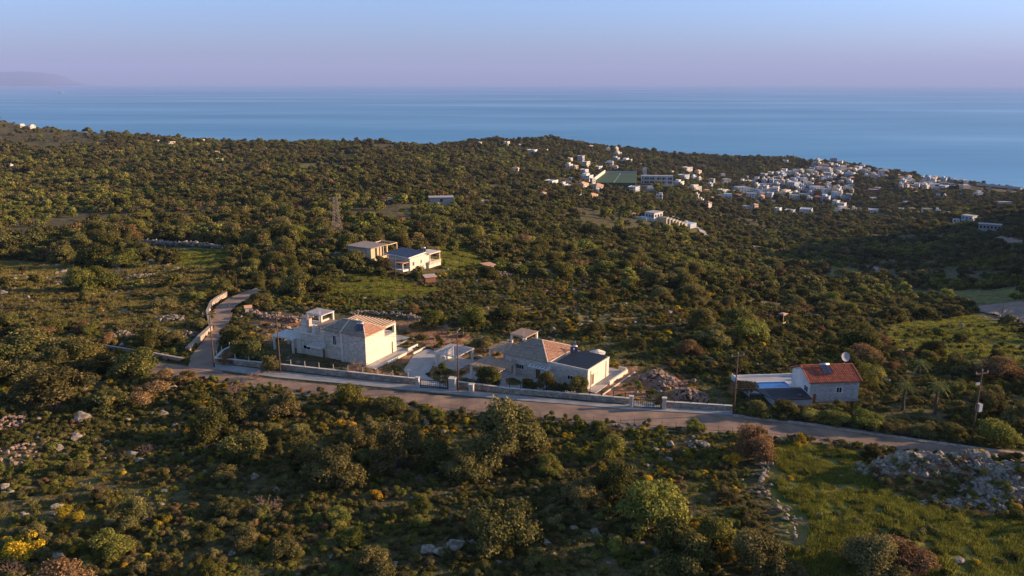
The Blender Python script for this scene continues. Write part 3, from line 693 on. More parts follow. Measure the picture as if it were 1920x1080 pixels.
def boiler(root, x, y, z, ang=0.0, s=1.0, name='solar_heater'):
    """solar water heater: two tilted collectors, stand and tank"""
    e = bpy.data.objects.new(name, None); COL.objects.link(e); e.parent = root; e.location = (x * K, y * K, z * K); e.rotation_euler = (0, 0, ang); e.empty_display_size = .3
    for k in (-1, 1):
        c = MB(); x0, x1 = sorted((k * .03 * s, k * .62 * s)); c.hexa([(x0, -.7 * s, .05), (x1, -.7 * s, .05), (x1, .5 * s, .75 * s), (x0, .5 * s, .75 * s), (x0, -.73 * s, .10), (x1, -.73 * s, .10), (x1, .47 * s, .80 * s), (x0, .47 * s, .80 * s)]); c.build('collector', M['panel_blue'], e)
    t = MB(); t.tube((-.6 * s, .62 * s, .86 * s), (.6 * s, .62 * s, .86 * s), .2 * s, n=12); t.build('tank', M['metal'], e, True)
    for k in (-.5, .5): st = MB(); st.tube((k * s, .6 * s, 0), (k * s, .6 * s, .7 * s), .025); st.tube((k * s, -.65 * s, 0), (k * s, .6 * s, .65 * s), .02); st.build('stand_leg', M['metal'], e)
    return e
X_, Y_, Z_ = (1, 0, 0), (0, 1, 0), (0, 0, 1)
# ---- villa with the hip roof and roof pergolas (left)
A = Frame(P(687, 686.5)[:2], 62.5)
r = A.root('stone_villa', 'tall cream stone villa with stacked white pergolas and half orange roof, left of the driveway', 'villa')
wall = box_wall(r, 'wall', M['plaster'], [(0, 4.6, 0, 4.4, -.4, 4.5), (.25, 4.6, 4.4, 7.6, -.4, 4.42), (4.6, 7.5, 0, 7.6, -.4, 3.15), (0, 6.0, 7.6, 13.1, -.4, 3.0), (1.5, 6.0, 13.1, 15.0, -.4, 3.0),
    (0, .18, 7.6, 13.1, 3.0, 3.35), (1.5, 1.68, 13.1, 15, 3.0, 3.3), (5.82, 6.0, 7.6, 15, 3.0, 3.3), (-.16, 0, 12.2, 13.0, -.4, 2.3)])
clad_part(wall, [((0, 0, 0), Y_, Z_, (-1, 0, 0), 4.4, 4.45), ((.25, 4.4, 0), Y_, Z_, (-1, 0, 0), 3.2, 4.3, [(1.1, 1.8, 2.2, 3.75)]),
    ((0, 7.6, 0), Y_, Z_, (-1, 0, 0), 4.55, 3.3, [(2.7, 4.2, .8, 1.5), (0, .4, 0, 1.4)])])
boxo('pilaster', M['plaster'], wall, -.10, -.034, 4.1, 4.5, -.4, 4.5)
pb = boxo('upper_post', M['plaster'], wall, 7.1, 7.5, 0, .35, 3.15, 4.35); boxo('upper_post', M['plaster'], wall, 7.1, 7.5, 7.2, 7.6, 3.15, 4.35)
box_wall(wall, 'lintel', M['plaster'], [(4.602, 7.5, .02, .3, 4.352, 4.55), (7.2, 7.48, .302, 7.2, 4.352, 4.55)])
RI = (2.1, 2.0, 5.85); RJ = (2.1, 5.6, 5.85)
e0, e1, e2, e3 = (-.25, -.2, 4.5), (4.8, -.2, 4.5), (4.8, 7.8, 4.5), (-.25, 7.8, 4.5)
rf = slopes('roof', r, [(e0, e1, RI, RI), (e2, e3, RJ, RJ), (e1, e2, RJ, RI)], M['tile'], M['capping'])
slopes('roof', r, [(e3, e0, RI, RJ)], M['tile_grey'])
boxo('roof_divider', M['capping'], rf, -.2, 2.1, 4.25, 4.42, 4.45, 4.72) if False else None
cc = MB(); cc.hexa([(-.3, 4.2, 4.4), (2.1, 4.2, 5.8), (2.1, 4.45, 5.8), (-.3, 4.45, 4.4), (-.3, 4.2, 4.62), (2.1, 4.2, 6.0), (2.1, 4.45, 6.0), (-.3, 4.45, 4.62)]); cc.build('roof_divider', M['capping'], rf)
boiler(r, 1.0, 1.7, 5.05, math.radians(-60), .85)
pergola(r, 4.75, 7.6, .05, 7.7, 4.68, 4.5, 'x', 13, M['slat_tan'], posts=(), sw=.085)
pergola(r, 3.0, 6.0, 10.6, 13.6, 5.4, 3.0, 'y', 7, M['slat'], sw=.06)
tu = box_wall(r, 'roof_room', M['plaster'], [(3.2, 4.3, 13.7, 14.9, 3.003, 4.4)]); boxo('screen_wall', M['plaster'], r, 3.3, 5.0, 10.76, 10.9, 3.003, 4.5); boxo('room_roof', M['tile'], tu, 2.95, 4.5, 13.4, 15.1, 4.403, 4.52)
boxo('chimney', M['peach'], r, 1.25, 1.8, 11.5, 12.05, 3.003, 5.1); boxo('chimney', M['plaster'], r, .8, 1.25, 9.9, 10.35, 3.003, 4.5)
pergola(r, 1.7, 5.2, 7.9, 10.4, 4.2, 3.0, 'y', 9, M['slat_tan'])
pergola(r, -.7, 2.6, 13.2, 17.2, 2.3, 0, 'y', 8, M['white'], posts=((0, 0), (0, 1), (1, 1)))
pergola(r, -1.35, -.06, 7.3, 9.9, 2.0, 1.9, 'x', 6, M['white'], posts=(), name='door_canopy', sw=.06)
window_x(r, .215, 5.58, 6.14, 2.3, 3.7); window_x(r, -.035, 10.4, 11.7, .9, 1.45); door_x(r, -.035, 7.62, 7.95, 0, 1.35)
box_wall(r, 'ground_terrace', M['terrace'], [(-.6, 9.0, -2.0, -.003, -.3, .1), (8.2, 14.0, 1.5, 6.2, -.3, .12), (7.503, 9.0, .0, 7.6, -.3, .1)])
box_wall(r, 'low_wall', M['plaster'], [(2.2, 7.0, -2.25, -2.003, -.3, .34), (8.2, 10.8, -1.7, -1.5, -.3, .5), (7.4, 10.8, -3.2, -3.0, -.3, .3)])
pp = MB(); pp.tube((6.4, -.08, .1), (6.4, -.08, 1.9), .05); pp.build('drain_pipe', M['darkmetal'], r)
# ---- villa with the solar roof (right)
Bf = Frame(P(1101.5, 731)[:2], 57)
r = Bf.root('stone_villa', 'low stone villa with dark solar panels on its flat roof, behind dark garden bushes', 'villa')
wall = box_wall(r, 'wall', M['plaster'], [(0, 6.3, 0, 6.0, -.4, 2.62), (0, 7.4, 6.0, 13.2, -.4, 2.75), (-.05, 6.35, -.05, .12, 2.622, 2.85), (-.05, .12, .12, 6.0, 2.622, 2.85), (6.2, 6.35, .12, 6, 2.622, 2.85), (-.28, -.003, 12.0, 12.35, -.4, 2.2)])
clad_part(wall, [((0, 0, 0), Y_, Z_, (-1, 0, 0), 6.0, 2.6, [(2.15, 3.15, .9, 1.6)]), ((0, 6, 0), Y_, Z_, (-1, 0, 0), 7.2, 2.7, [(1.35, 2.15, 0, 1.4), (4.05, 5.65, .85, 1.55)])], 8)
wall2 = boxo('roof_slab', M['tile_grey'], r, .125, 6.195, .125, 5.995, 2.63, 2.66)
e0, e1, e2, e3 = (-.3, 6.05, 2.75), (7.8, 6.05, 2.75), (7.8, 13.6, 2.75), (-.3, 13.6, 2.75); RI = (3.6, 9.3, 4.35); RJ = (3.6, 10.6, 4.35)
rf = slopes('roof', r, [(e0, e1, RI, RI), (e1, e2, RJ, RI)], M['tile'], M['capping']); slopes('roof', r, [(e2, e3, RJ, RJ), (e3, e0, RI, RJ)], M['tile_grey'])
for i in range(6):
    for j in range(6):
        x0 = .25 + i * .98; y0 = .2 + j * .82
        if i > 4 and j > 4: continue
        s = MB(); z0 = 2.82 + .03 * i; s.hexa([(x0, y0, z0), (x0 + .95, y0, z0 + .03), (x0 + .95, y0 + .79, z0 + .03), (x0, y0 + .79, z0), (x0, y0, z0 + .04), (x0 + .95, y0, z0 + .07), (x0 + .95, y0 + .79, z0 + .07), (x0, y0 + .79, z0 + .04)]); s.build('solar_panel', M['panel'], r)
boiler(r, 5.6, 5.2, 2.75, math.radians(-60), .8)
pergola(r, 3.0, 6.4, 11.7, 14.3, 4.5, 2.7, 'y', 8, M['slat_tan'])
pergola(r, .2, 4.2, 13.65, 16.2, 2.7, 0, 'y', 9, M['slat_tan'], posts=((0, 1), (1, 1)))
pergola(r, -4.7, -.35, 11.2, 16.0, 1.75, 0, 'y', 10, M['slat_tan'], name='carport')
pergola(r, -1.1, -.06, 5.5, 8.8, 2.05, 1.9, 'x', 6, M['white'], posts=(), name='door_canopy', sw=.07)
window_x(r, -.035, 2.25, 3.05, .95, 1.5); window_x(r, -.035, 10.1, 11.6, .9, 1.5, bars=3); door_x(r, -.035, 7.4, 8.1, 0, 1.35)
window_y(r, 0, 1.1, 1.7, .35, 1.8, frame=M['plaster'], pane=M['wood'], name='shuttered_window')
for x in (.75, 5.3): pp = MB(); pp.tube((x, -.07, .1), (x, -.07, 2.5), .035); pp.build('drain_pipe', M['wood'], r)
box_wall(r, 'ground_terrace', M['terrace'], [(-.6, 9.2, -1.5, -.003, -.3, .1), (6.303, 9.2, .0, 5.9, -.3, .1), (-5.4, -.003, 5.0, 17, -.3, .05)])
box_wall(r, 'low_wall', M['plaster'], [(3.2, 8.9, -1.75, -1.503, -.3, .55), (8.7, 8.9, -1.5, -.4, -.3, .75), (-.6, 9.6, -2.6, -2.45, -.3, .12)])
# parasol on the back terrace
p = Bf.w(9.0, 3.2); t = tag(empty('parasol', *p, Bf.a), 'open off white garden parasol just behind the solar panel roof', 'parasol')
m_ = MB(); m_.tube((0, 0, 0), (0, 0, 2.5), .035); m_.build('pole', M['wood'], t)
m_ = MB()
for k in range(8):
    a, b = 2 * math.pi * k / 8, 2 * math.pi * (k + 1) / 8; m_.poly([(1.25 * math.cos(a), 1.25 * math.sin(a), 2.1), (1.25 * math.cos(b), 1.25 * math.sin(b), 2.1), (0, 0, 2.62)]); m_.poly([(1.25 * math.cos(b), 1.25 * math.sin(b), 2.05), (1.25 * math.cos(a), 1.25 * math.sin(a), 2.05), (0, 0, 2.55)])
    m_.poly([(1.25 * math.cos(a), 1.25 * math.sin(a), 2.05), (1.25 * math.cos(b), 1.25 * math.sin(b), 2.05), (1.25 * math.cos(b), 1.25 * math.sin(b), 2.1), (1.25 * math.cos(a), 1.25 * math.sin(a), 2.1)])
m_.build('canopy', M['plaster'], t)
# free-standing pergola between the villas
q0 = P(856, 669, 162.05); Pf = Frame((q0[0], q0[1]), 60)
c1 = P(812, 662, 162.05); c2 = P(893, 653.5, 162.05); LY = float((c1 - q0) @ Pf.ey); LX = float((c2 - q0) @ Pf.ex)
r = Pf.root('pergola', 'free standing white slatted pergola over the parking bay between the two villas', 'pergola')
b = MB(); z = 2.05; b.box(0, LX, 0, .1, z - .18, z); b.box(0, LX, LY - .1, LY, z - .18, z); b.box(0, .1, .1, LY - .1, z - .18, z); b.box(LX - .1, LX, .1, LY - .1, z - .18, z); b.build('beam', M['slat'], r)
for x in (.16, LX - .16):
    for y in (.16, LY - .16): boxo('post', M['plaster'], r, x - .15, x + .15, y - .15, y + .15, -.1, z - .182)
s = MB(); s.box(-.06, .06, -.25, LY + .25, 0, .09, .5); so = s.build('slat', M['slat'], r, loc=(.25, 0, z + .003))
for k in range(1, 9): link('slat', so.data, r, (.25 + (LX - .5) * k / 8, 0, z + .003))
boxo('back_wall', M['plaster'], r, .5, LX - .5, LY - .16 - .08, LY - .17 + .08, -.1, z - .4)
boxo('floor_slab', M['terrace'], r, -.3, LX + .2, -.2, LY + .3, -.2, .08)
# driveway slabs
tag(strip('driveway', W([(783,722),(756,695),(775,668),(800,655)]), W([(842,728),(800,706),(818,676),(850,668)]), 160.09, M['terrace'], 'pale paved driveway between the two villas'), kind='structure')
tag(strip('driveway', W([(1190,764),(1165,757),(1130,752),(1050,738)]), W([(1240,767),(1235,758),(1150,745),(1060,730)]), 160.05, M['pavement'], 'concrete drive inside the right hand gate'), kind='structure')
# ---- red roofed cottage with pool
Cf = Frame(P(1516, 755)[:2], 5)
r = Cf.root('cottage', 'small grey stone cottage with a bright red tiled roof beside the blue pool', 'house')
wl = MB(); wl.hexa([(0, 0, -.4), (6.56, 0, -.4), (6.56, 5.4, -.4), (0, 5.4, -.4), (0, 0, 2.85), (6.56, 0, 2.85), (6.56, 5.4, 2.85), (0, 5.4, 2.85)])
for x in (.002, 6.3): wl.hexa([(x, 0, 2.85), (x + .25, 0, 2.85), (x + .25, 2.7, 3.95), (x, 2.7, 3.95), (x, 5.4, 2.851), (x + .25, 5.4, 2.851), (x + .25, 2.71, 3.952), (x, 2.71, 3.952)])
for x in (.003, 6.555):
    wl.poly([(x, 0, 2.85), (x, 5.4, 2.85), (x, 2.7, 4.0)]); 
wall = wl.build('wall', M['whitewash'], r); clad_part(wall, [((0, 0, 0), X_, Z_, (0, -1, 0), 6.56, 2.8, [(3.45, 4.3, 1.2, 2.05)])], 12, .3, .17, m=mat('grey_cottage_stone', (.40, .39, .37), (.30, .29, .28), 2, .9, .4, 9, vmix=.15))
slopes('roof', r, [((-.25, -.25, 2.80), (6.8, -.25, 2.80), (6.8, 2.7, 4.1), (-.25, 2.7, 4.1)), ((6.8, 5.65, 2.80), (-.25, 5.65, 2.80), (-.25, 2.7, 4.1), (6.8, 2.7, 4.1))], M['tile_red'], mat('orange_verge_tile', (.50, .16, .08), (.4, .12, .06), 3, .85))
window_y(r, -.035, 3.55, 4.23, 1.29, 1.99); window_x(r, 0, .5, 1.5, 1.2, 1.95, bars=1); dd = boxo('door', M['wood'], r, .5, .85, -.09, -.035, 0, 1.2)
boiler(r, 2.7, 1.55, 3.5, 0, 1.0)
e = bpy.data.objects.new('satellite_dish', None); COL.objects.link(e)
p = Cf.w(6.0, 3.2, 0); tag(e, 'large round white satellite dish standing behind the red roof ridge', 'satellite dish'); e.location = tuple(c * K for c in p); e.rotation_euler = (0, 0, Cf.a)
m_ = MB(); m_.tube((0, 0, 2), (0, 0, 4.85), .05); m_.build('mast', M['metal'], e)
m_ = MB(); nr = 20; ax = np.array([.12, -.92, .36]); ax /= np.linalg.norm(ax); ux = np.cross(ax, [0, 0, 1]); ux /= np.linalg.norm(ux); uy = np.cross(ux, ax); c0 = np.array([0, 0, 4.95])
for i in range(4):
    for k in range(nr):
        def pt(i_, k_): rr = .62 * i_ / 4; t = 2 * math.pi * k_ / nr; return tuple(c0 + ux * rr * math.cos(t) + uy * rr * math.sin(t) + ax * rr * rr * .35)
        m_.poly([pt(i, k), pt(i + 1, k), pt(i + 1, k + 1), pt(i, k + 1)] if i else [pt(0, 0), pt(1, k), pt(1, k + 1)], .5)
dish = m_.build('dish', M['greyplaster'], e, True); m_ = MB(); m_.tube(c0, c0 + ax * .5, .02); m_.build('feed_arm', M['metal'], e)
# pool (its own thing) and low dark roof in front of it
r = Cf.root('swimming_pool', 'rectangular blue swimming pool in a pale paved terrace left of the red roofed cottage', 'swimming pool')
water = boxo('water', M['pool'], r, -5.0, -.15, 4.9, 7.0, -.2, .12)
box_wall(r, 'paving', M['greyplaster'], [(-6.9, 2.4, 7.15, 9.0, -.3, .2), (-6.9, -5.15, 3.2, 7.15, -.3, .2), (-.0, 2.4, 5.45, 7.15, -.3, .2), (-5.15, -0.0, 3.2, 4.75, -.3, .2)])
box_wall(r, 'coping', M['white'], [(-5.15, 0, 7.0, 7.15, -.3, .26), (-5.15, 0, 4.75, 4.9, -.3, .26), (-5.15, -5.0, 4.9, 7.0, -.3, .26), (-.15, 0, 4.9, 7.0, -.3, .26)])
box_wall(r, 'surround_wall', M['white'], [(-7.0, -6.9, 2.5, 9.0, -.3, .85), (-7.0, 2.4, 9.0, 9.15, -.3, .55)])
r = Cf.root('shed', 'low lean-to with a dark metal sheet roof in front of the pool', 'shed')
box_wall(r, 'wall', M['greyplaster'], [(-5.0, -.1, -.9, 2.2, -.3, .9)])
s = MB(); s.hexa([(-5.0, -1.2, .95), (-.05, -1.2, .95), (-.05, 2.5, 1.05), (-6.6, 2.5, 1.05), (-5.0, -1.2, 1.02), (-.05, -1.2, 1.02), (-.05, 2.5, 1.12), (-6.6, 2.5, 1.12)]); s.build('roof', M['slate'], r)
for k in range(14):
    x = -4.9 + k * .36; s = MB(); s.hexa([(x, -1.2, 1.03), (x + .07, -1.2, 1.03), (x + .07, 2.5, 1.13), (x, 2.5, 1.13), (x, -1.2, 1.08), (x + .07, -1.2, 1.08), (x + .07, 2.5, 1.18), (x, 2.5, 1.18)]); s.build('roof_rib', M['slate'], r)
s = MB(); s.hexa([(-1.6, -.4, 1.1), (-1.0, -.4, 1.1), (-1.0, .3, 1.12), (-1.6, .3, 1.12), (-1.6, -.4, 1.14), (-1.0, -.4, 1.14), (-1.0, .3, 1.16), (-1.6, .3, 1.16)]); s.build('skylight', M['glass'], r)
# ---- boundary walls with posts and rails
def bwall(pts, h, label, th=.22, posts=0, ph=.75, pm=None, capm=M['plaster'], rail=True, z0=160.0, facing=M['rubble'], name='boundary_wall', coping=True):
    c = W(pts) if len(pts[0]) == 2 and abs(pts[0][0]) > 0 and z0 == 160.0 else pts
    x0, y0 = c[0]; r = tag(empty(name, x0, y0, z0), label, 'wall'); mb = MB(); fc = MB(); cp = MB(); g = np.random.default_rng(int(abs(x0) * 10))
    S = 0; seg = []
    for (ax, ay), (bx, by) in zip(c[:-1], c[1:]):
        L_ = math.hypot(bx - ax, by - ay); dx, dy = (bx - ax) / L_, (by - ay) / L_; nx, ny = dy, -dx
        if ny > 0: nx, ny = -nx, -ny      # face the camera side
        o = np.array([ax - x0, ay - y0, 0]); d = np.array([dx, dy, 0]); nn = np.array([nx, ny, 0])
        def hx(m_, n0, n1, za, zb, ext=0):
            a = o - d * ext; b_ = o + d * (L_ + ext); m_.hexa([a + nn * n1, b_ + nn * n1, b_ + nn * n0, a + nn * n0, a + nn * n1 + [0, 0, 0], b_ + nn * n1, b_ + nn * n0, a + nn * n0][:4].__add__([]) and
                   [tuple(a + nn * n1 + [0, 0, za]), tuple(b_ + nn * n1 + [0, 0, za]), tuple(b_ + nn * n0 + [0, 0, za]), tuple(a + nn * n0 + [0, 0, za]), tuple(a + nn * n1 + [0, 0, zb]), tuple(b_ + nn * n1 + [0, 0, zb]), tuple(b_ + nn * n0 + [0, 0, zb]), tuple(a + nn * n0 + [0, 0, zb])])
        hx(mb, -th / 2, th / 2, -.3, h)
        cladding(fc, o + nn * th / 2 + [0, 0, 0], d, Z_, nn, L_, h - .02, su=.3, sv=.17, g=g, th=.045)
        if coping: hx(cp, -th / 2 - .05, th / 2 + .09, h + .002, h + .07)
        seg.append((o, d, nn, L_)); S += L_
    w = mb.build('wall', facing, r); f = fc.build('stone_facing', facing, w); f['kind'] = 'stuff'
    if coping: cp.build('coping', capm, r)
    if posts:
        pm = pm or M['plaster']; me = None; P_ = []
        for k in range(posts):
            s_ = S * (k + .5) / posts
            for o, d, nn, L_ in seg:
                if s_ <= L_: P_.append(o + d * s_); break
                s_ -= L_
        for q in P_:
            if me is None: m_ = MB(); m_.box(-.045, .045, -.045, .045, h + .071, h + ph); po = m_.build('post', pm, r, loc=tuple(q)); me = po.data
            else: link('post', me, r, tuple(q))
        if rail:
            m_ = MB()
            for a, b_ in zip(P_[:-1], P_[1:]):
                for zz in (.25, .5, .72): m_.tube(a + [0, 0, h + ph * zz + .05], b_ + [0, 0, h + ph * zz + .05], .012, n=4)
            m_.build('fence_wire', M['darkmetal'], r)
    return r
bwall([(403,681),(440,684),(520,692),(600,701),(700,712),(780,720)], .80, 'long stone boundary wall with pale fence posts below the left villa', posts=14, ph=.85)
bwall([(440,655),(420,664),(403,681)], .7, 'short stone wall turning uphill at the junction corner', posts=3)
bwall([(905,731),(960,738),(1060,746),(1183,757)], .72, 'stone boundary wall with dark railing posts in front of the solar roof villa', posts=13, ph=.8, pm=M['darkmetal'])
bwall([(1249,763),(1310,767),(1372,771)], .72, 'short stone wall right of the dark driveway gate', posts=4, ph=.3, pm=M['darkmetal'], rail=False)
bwall([(845,724),(880,728),(904,731)], .75, 'dark stone wall segment beside the gate pillar and the tall utility pole')
bwall([(42,634),(100,641),(217,658),(292,670),(345,680)], .65, 'old rubble wall along the far side of the road left of the junction', capm=M['rubble'], th=.3)
bwall([(352,662),(374,640),(396,620)], .8, 'mossy stone wall leaning up beside the lane', th=.5, capm=M['rubble'])
bwall([(396,617),(392,600),(390,588),(398,570),(412,560),(424,553)], .6, 'curved pale wall along the bend of the dirt lane', th=.4, capm=M['rubble'], facing=M['rubble'])
def pillar(u, v, w, h, label):
    x, y, _ = P(u, v); t = tag(empty('gate_pillar', x, y, 160, math.radians(-12)), label, 'gate pillar'); a = boxo('shaft', M['stonewall'], t, -w / 2, w / 2, -w / 2, w / 2, -.2, h)
    clad_part(a, [((-w / 2, -w / 2, 0), X_, Z_, (0, -1, 0), w, h)], 4, .28, .18); boxo('cap', M['plaster'], t, -w / 2 - .06, w / 2 + .06, -w / 2 - .06, w / 2 + .06, h + .002, h + .09)
pillar(783, 727, .45, 1.45, 'left stone pillar of the wide driveway gate'); pillar(849, 731, .9, 1.65, 'broad stone pillar with letter box right of the wide driveway gate')
pillar(884, 737, .6, 1.2, 'squat dark stone pillar right of the letter box pillar')
pillar(1183, 764, .45, 1.5, 'stone pillar on the left of the dark lattice gate'); pillar(1245, 768, .5, 1.55, 'stone pillar on the right of the dark lattice gate')
def gate(p0, p1, h, label, n=14):
    a = P(*p0); b_ = P(*p1); d = b_ - a; L_ = np.hypot(d[0], d[1]); t = tag(empty('gate', a[0], a[1], 160.1, math.atan2(d[1], d[0])), label, 'gate')
    m_ = MB(); m_.box(0, L_, -.04, .04, .05, .13); m_.box(0, L_, -.04, .04, h - .08, h); m_.box(0, .08, -.04, .04, .13, h - .08); m_.box(L_ - .08, L_, -.04, .04, .13, h - .08); m_.box(L_ * .7, L_ * .7 + .07, -.04, .04, .13, h - .08); m_.build('gate_frame', M['darkmetal'], t)
    me = None
    for k in range(n):
        x = L_ * (k + .5) / n
        if me is None: m_ = MB(); m_.box(-.02, .02, -.02, .02, .135, h - .085); o = m_.build('bar', M['darkmetal'], t, loc=(x, 0, 0)); me = o.data
        else: link('bar', me, t, (x, 0, 0))
gate((788, 728), (841, 731), 1.15, 'wide grey barred sliding gate at the shared driveway'); gate((1187, 765), (1240, 768), 1.15, 'dark lattice metal gate in front of the bare yard')
# ---- utility poles and wires
POLES = []
def pole(u, v, h, label, arm=True, box=False, z=None, r=.11):
    x, y, zz = (*P(u, v)[:2], 160.0) if z is None else hit(u, v)
    t = tag(empty('utility_pole', x, y, zz, math.radians(20)), label, 'utility pole', 'wooden utility poles along the road'); m_ = MB(); m_.tube((0, 0, -.3), (0, 0, h), r, r * .62, 9); m_.build('pole', M['polewood'], t, True)
    if arm:
        m_ = MB(); m_.box(-.95, .95, -.05, .05, h - .35, h - .25); m_.build('crossarm', M['polewood'], t)
        for k in (-.85, 0, .85): m_ = MB(); zt = h - .247 if k else h + .003; m_.tube((k, 0, zt), (k, 0, zt + .22), .06, .04, 7); m_.build('insulator', M['greyplaster'], t)
    if box: boxo('transformer_box', M['greyplaster'], t, .13, .6, -.25, .25, h * .46, h * .56); boxo('lamp', M['metal'], t, -.7, -.12, -.06, .06, h * .82, h * .85)
    POLES.append(np.array([x, y, zz + h])); return t
pole(402, 690, 8.4, 'utility pole standing at the corner of the lane junction', box=False); pole(526, 700, 8.5, 'utility pole in front of the white side pergola of the left villa'); pole(859, 735, 8.3, 'utility pole beside the letter box pillar between the villas')
pole(1375, 779, 8.1, 'utility pole left of the pool where the stone wall ends'); pole(1820, 835, 9.0, 'utility pole with grey box at the right end of the garden hedge', box=True)
pole(433, 606, 3.9, 'thin telephone pole on the right side of the dirt lane', arm=False, r=.07); pole(446, 559, 4.6, 'thin telephone pole at the far bend of the dirt lane', arm=False, z=1, r=.07); pole(455, 510, 4.0, 'farthest thin pole among the trees beyond the lane', arm=False, z=1, r=.07)
pole(742, 528, 6.0, 'reddish pole in front of the blue solar roof house', arm=False, z=1, r=.12)
pole(1877, 600, 5.2, 'thin dark pole beside the road bend at the right edge', arm=False, z=1, r=.08)
def wire(a, b_, sag, label, r=.012):
    a = np.array(a); b_ = np.array(b_); m_ = MB(); prev = a
    for k in range(1, 25):
        t = k / 24; p = a * (1 - t) + b_ * t - np.array([0, 0, sag * 4 * t * (1 - t)]); m_.tube(prev, p, r, n=4); prev = p
    tag(m_.build('overhead_wire', M['darkmetal']), label, 'wire', 'overhead wires between the poles')
off = np.array([math.cos(math.radians(20)), math.sin(math.radians(20)), 0]) * .85
west = np.array([-95.0, 122.0, 168.0]); east = np.array([95.0, 76.0, 168.5])
seq = [west] + POLES[:5] + [east]
nm = ['the left edge and junction pole', 'junction pole and pergola pole', 'pergola pole and letter box pole', 'letter box pole and pool pole', 'pool pole and transformer pole', 'transformer pole and right edge']
for i in range(6):
    for k, nn_ in ((-1, 'far'), (1, 'near')): wire(seq[i] + off * k - [0, 0, .1], seq[i + 1] + off * k - [0, 0, .1], 1.3, 'thin sagging %s wire between %s' % (nn_, nm[i]))
wire(POLES[1] - [0, 0, 3], A.w(0, .5, 3.8), .5, 'service wire from the pergola pole to the left villa wall'); wire(POLES[2] - [0, 0, 2.6], Bf.w(0, 9, 2.6), .5, 'service wire from the letter box pole to the solar roof villa'); wire(POLES[3] - [0, 0, 4.5], Cf.w(6.3, 0, 2.5), .4, 'service wire from the pool pole to the red roofed cottage')
# ---- roadside wire fence on the near side
def wfence(px, label, hgt=.8, n=16):
    c = W(px); r = tag(empty('wire_fence', c[0][0], c[0][1], 160), label, 'fence'); c = np.array(c); s = np.concatenate([[0], np.cumsum(np.hypot(*np.diff(c, axis=0).T))]); me = None; pr = None; wr = MB()
    for k in range(n):
        t = s[-1] * k / (n - 1); x = np.interp(t, s, c[:, 0]); y = np.interp(t, s, c[:, 1]); z = 160.0; q = np.array([x - c[0][0], y - c[0][1], z - 160])
        if me is None: m_ = MB(); m_.tube((0, 0, -.2), (0, 0, hgt), .022, n=5); o = m_.build('fence_post', M['darkmetal'], r, loc=tuple(q)); me = o.data
        else: link('fence_post', me, r, tuple(q))
        if pr is not None:
            for zz in (.25, .5, .75): wr.tube(pr + [0, 0, zz], q + [0, 0, zz], .008, n=3)
        pr = q
    wr.build('fence_wire', M['darkmetal'], r)
wfence([(690,752),(800,764),(882,775),(1015,787),(1150,796),(1280,806),(1400,816)], 'low wire fence on the near side of the road', .95, 30)
wfence([(1378,782),(1450,790),(1527,799),(1620,812),(1721,828),(1815,842)], 'dark wire fence along the cottage garden hedge', 1.0, 26)
for (u0, v0, u1, v1, rr) in []: pass
for f, (x0, x1, y0, y1) in ((A, (-1.5, 9.5, -3.4, 17.4)), (Bf, (-5, 10, -3, 17)), (Pf, (-.5, LX + .5, -.5, LY + .5)), (Cf, (-.3, 7, -.4, 5.6)), (Cf, (-7.2, 2.5, -1.3, 9.3))):
    KEEP.append(('rect', f, x0 - .4, x1 + .4, y0 - .4, y1 + .4))
# ------------------------------------------------------------------ houses beyond
ORD = 'first second third fourth fifth sixth seventh eighth ninth tenth eleventh twelfth thirteenth fourteenth fifteenth sixteenth seventeenth eighteenth nineteenth twentieth'.split()
def ordw(i):
    if i < 20: return ORD[i]
    t = ['twenty', 'thirty', 'forty', 'fifty', 'sixty', 'seventy', 'eighty', 'ninety'][(i + 1) // 10 - 2]
    return (t[:-1] + 'ieth') if (i + 1) % 10 == 0 else t + '-' + ORD[(i + 1) % 10 - 1]
HM = {'w': ('whitewash', 'white'), 'c': ('plaster', 'cream'), 'g': ('greyplaster', 'grey'), 'b': ('blueplaster', 'pale blue'), 'o': ('ochre', 'yellow'), 'p': ('peach', 'peach'), 'r': ('brickred', 'red brick')}
WINM = None
def winmesh():
    global WINM
    if WINM is None: m = MB(); m.box(-.5, .5, -.04, .03, -.5, .5); WINM = mesh_np('window', m.V, [i for f in m.F for i in f], [4] * 6, [M['glass']], {'v': ('FACE', m.a)})
    return WINM
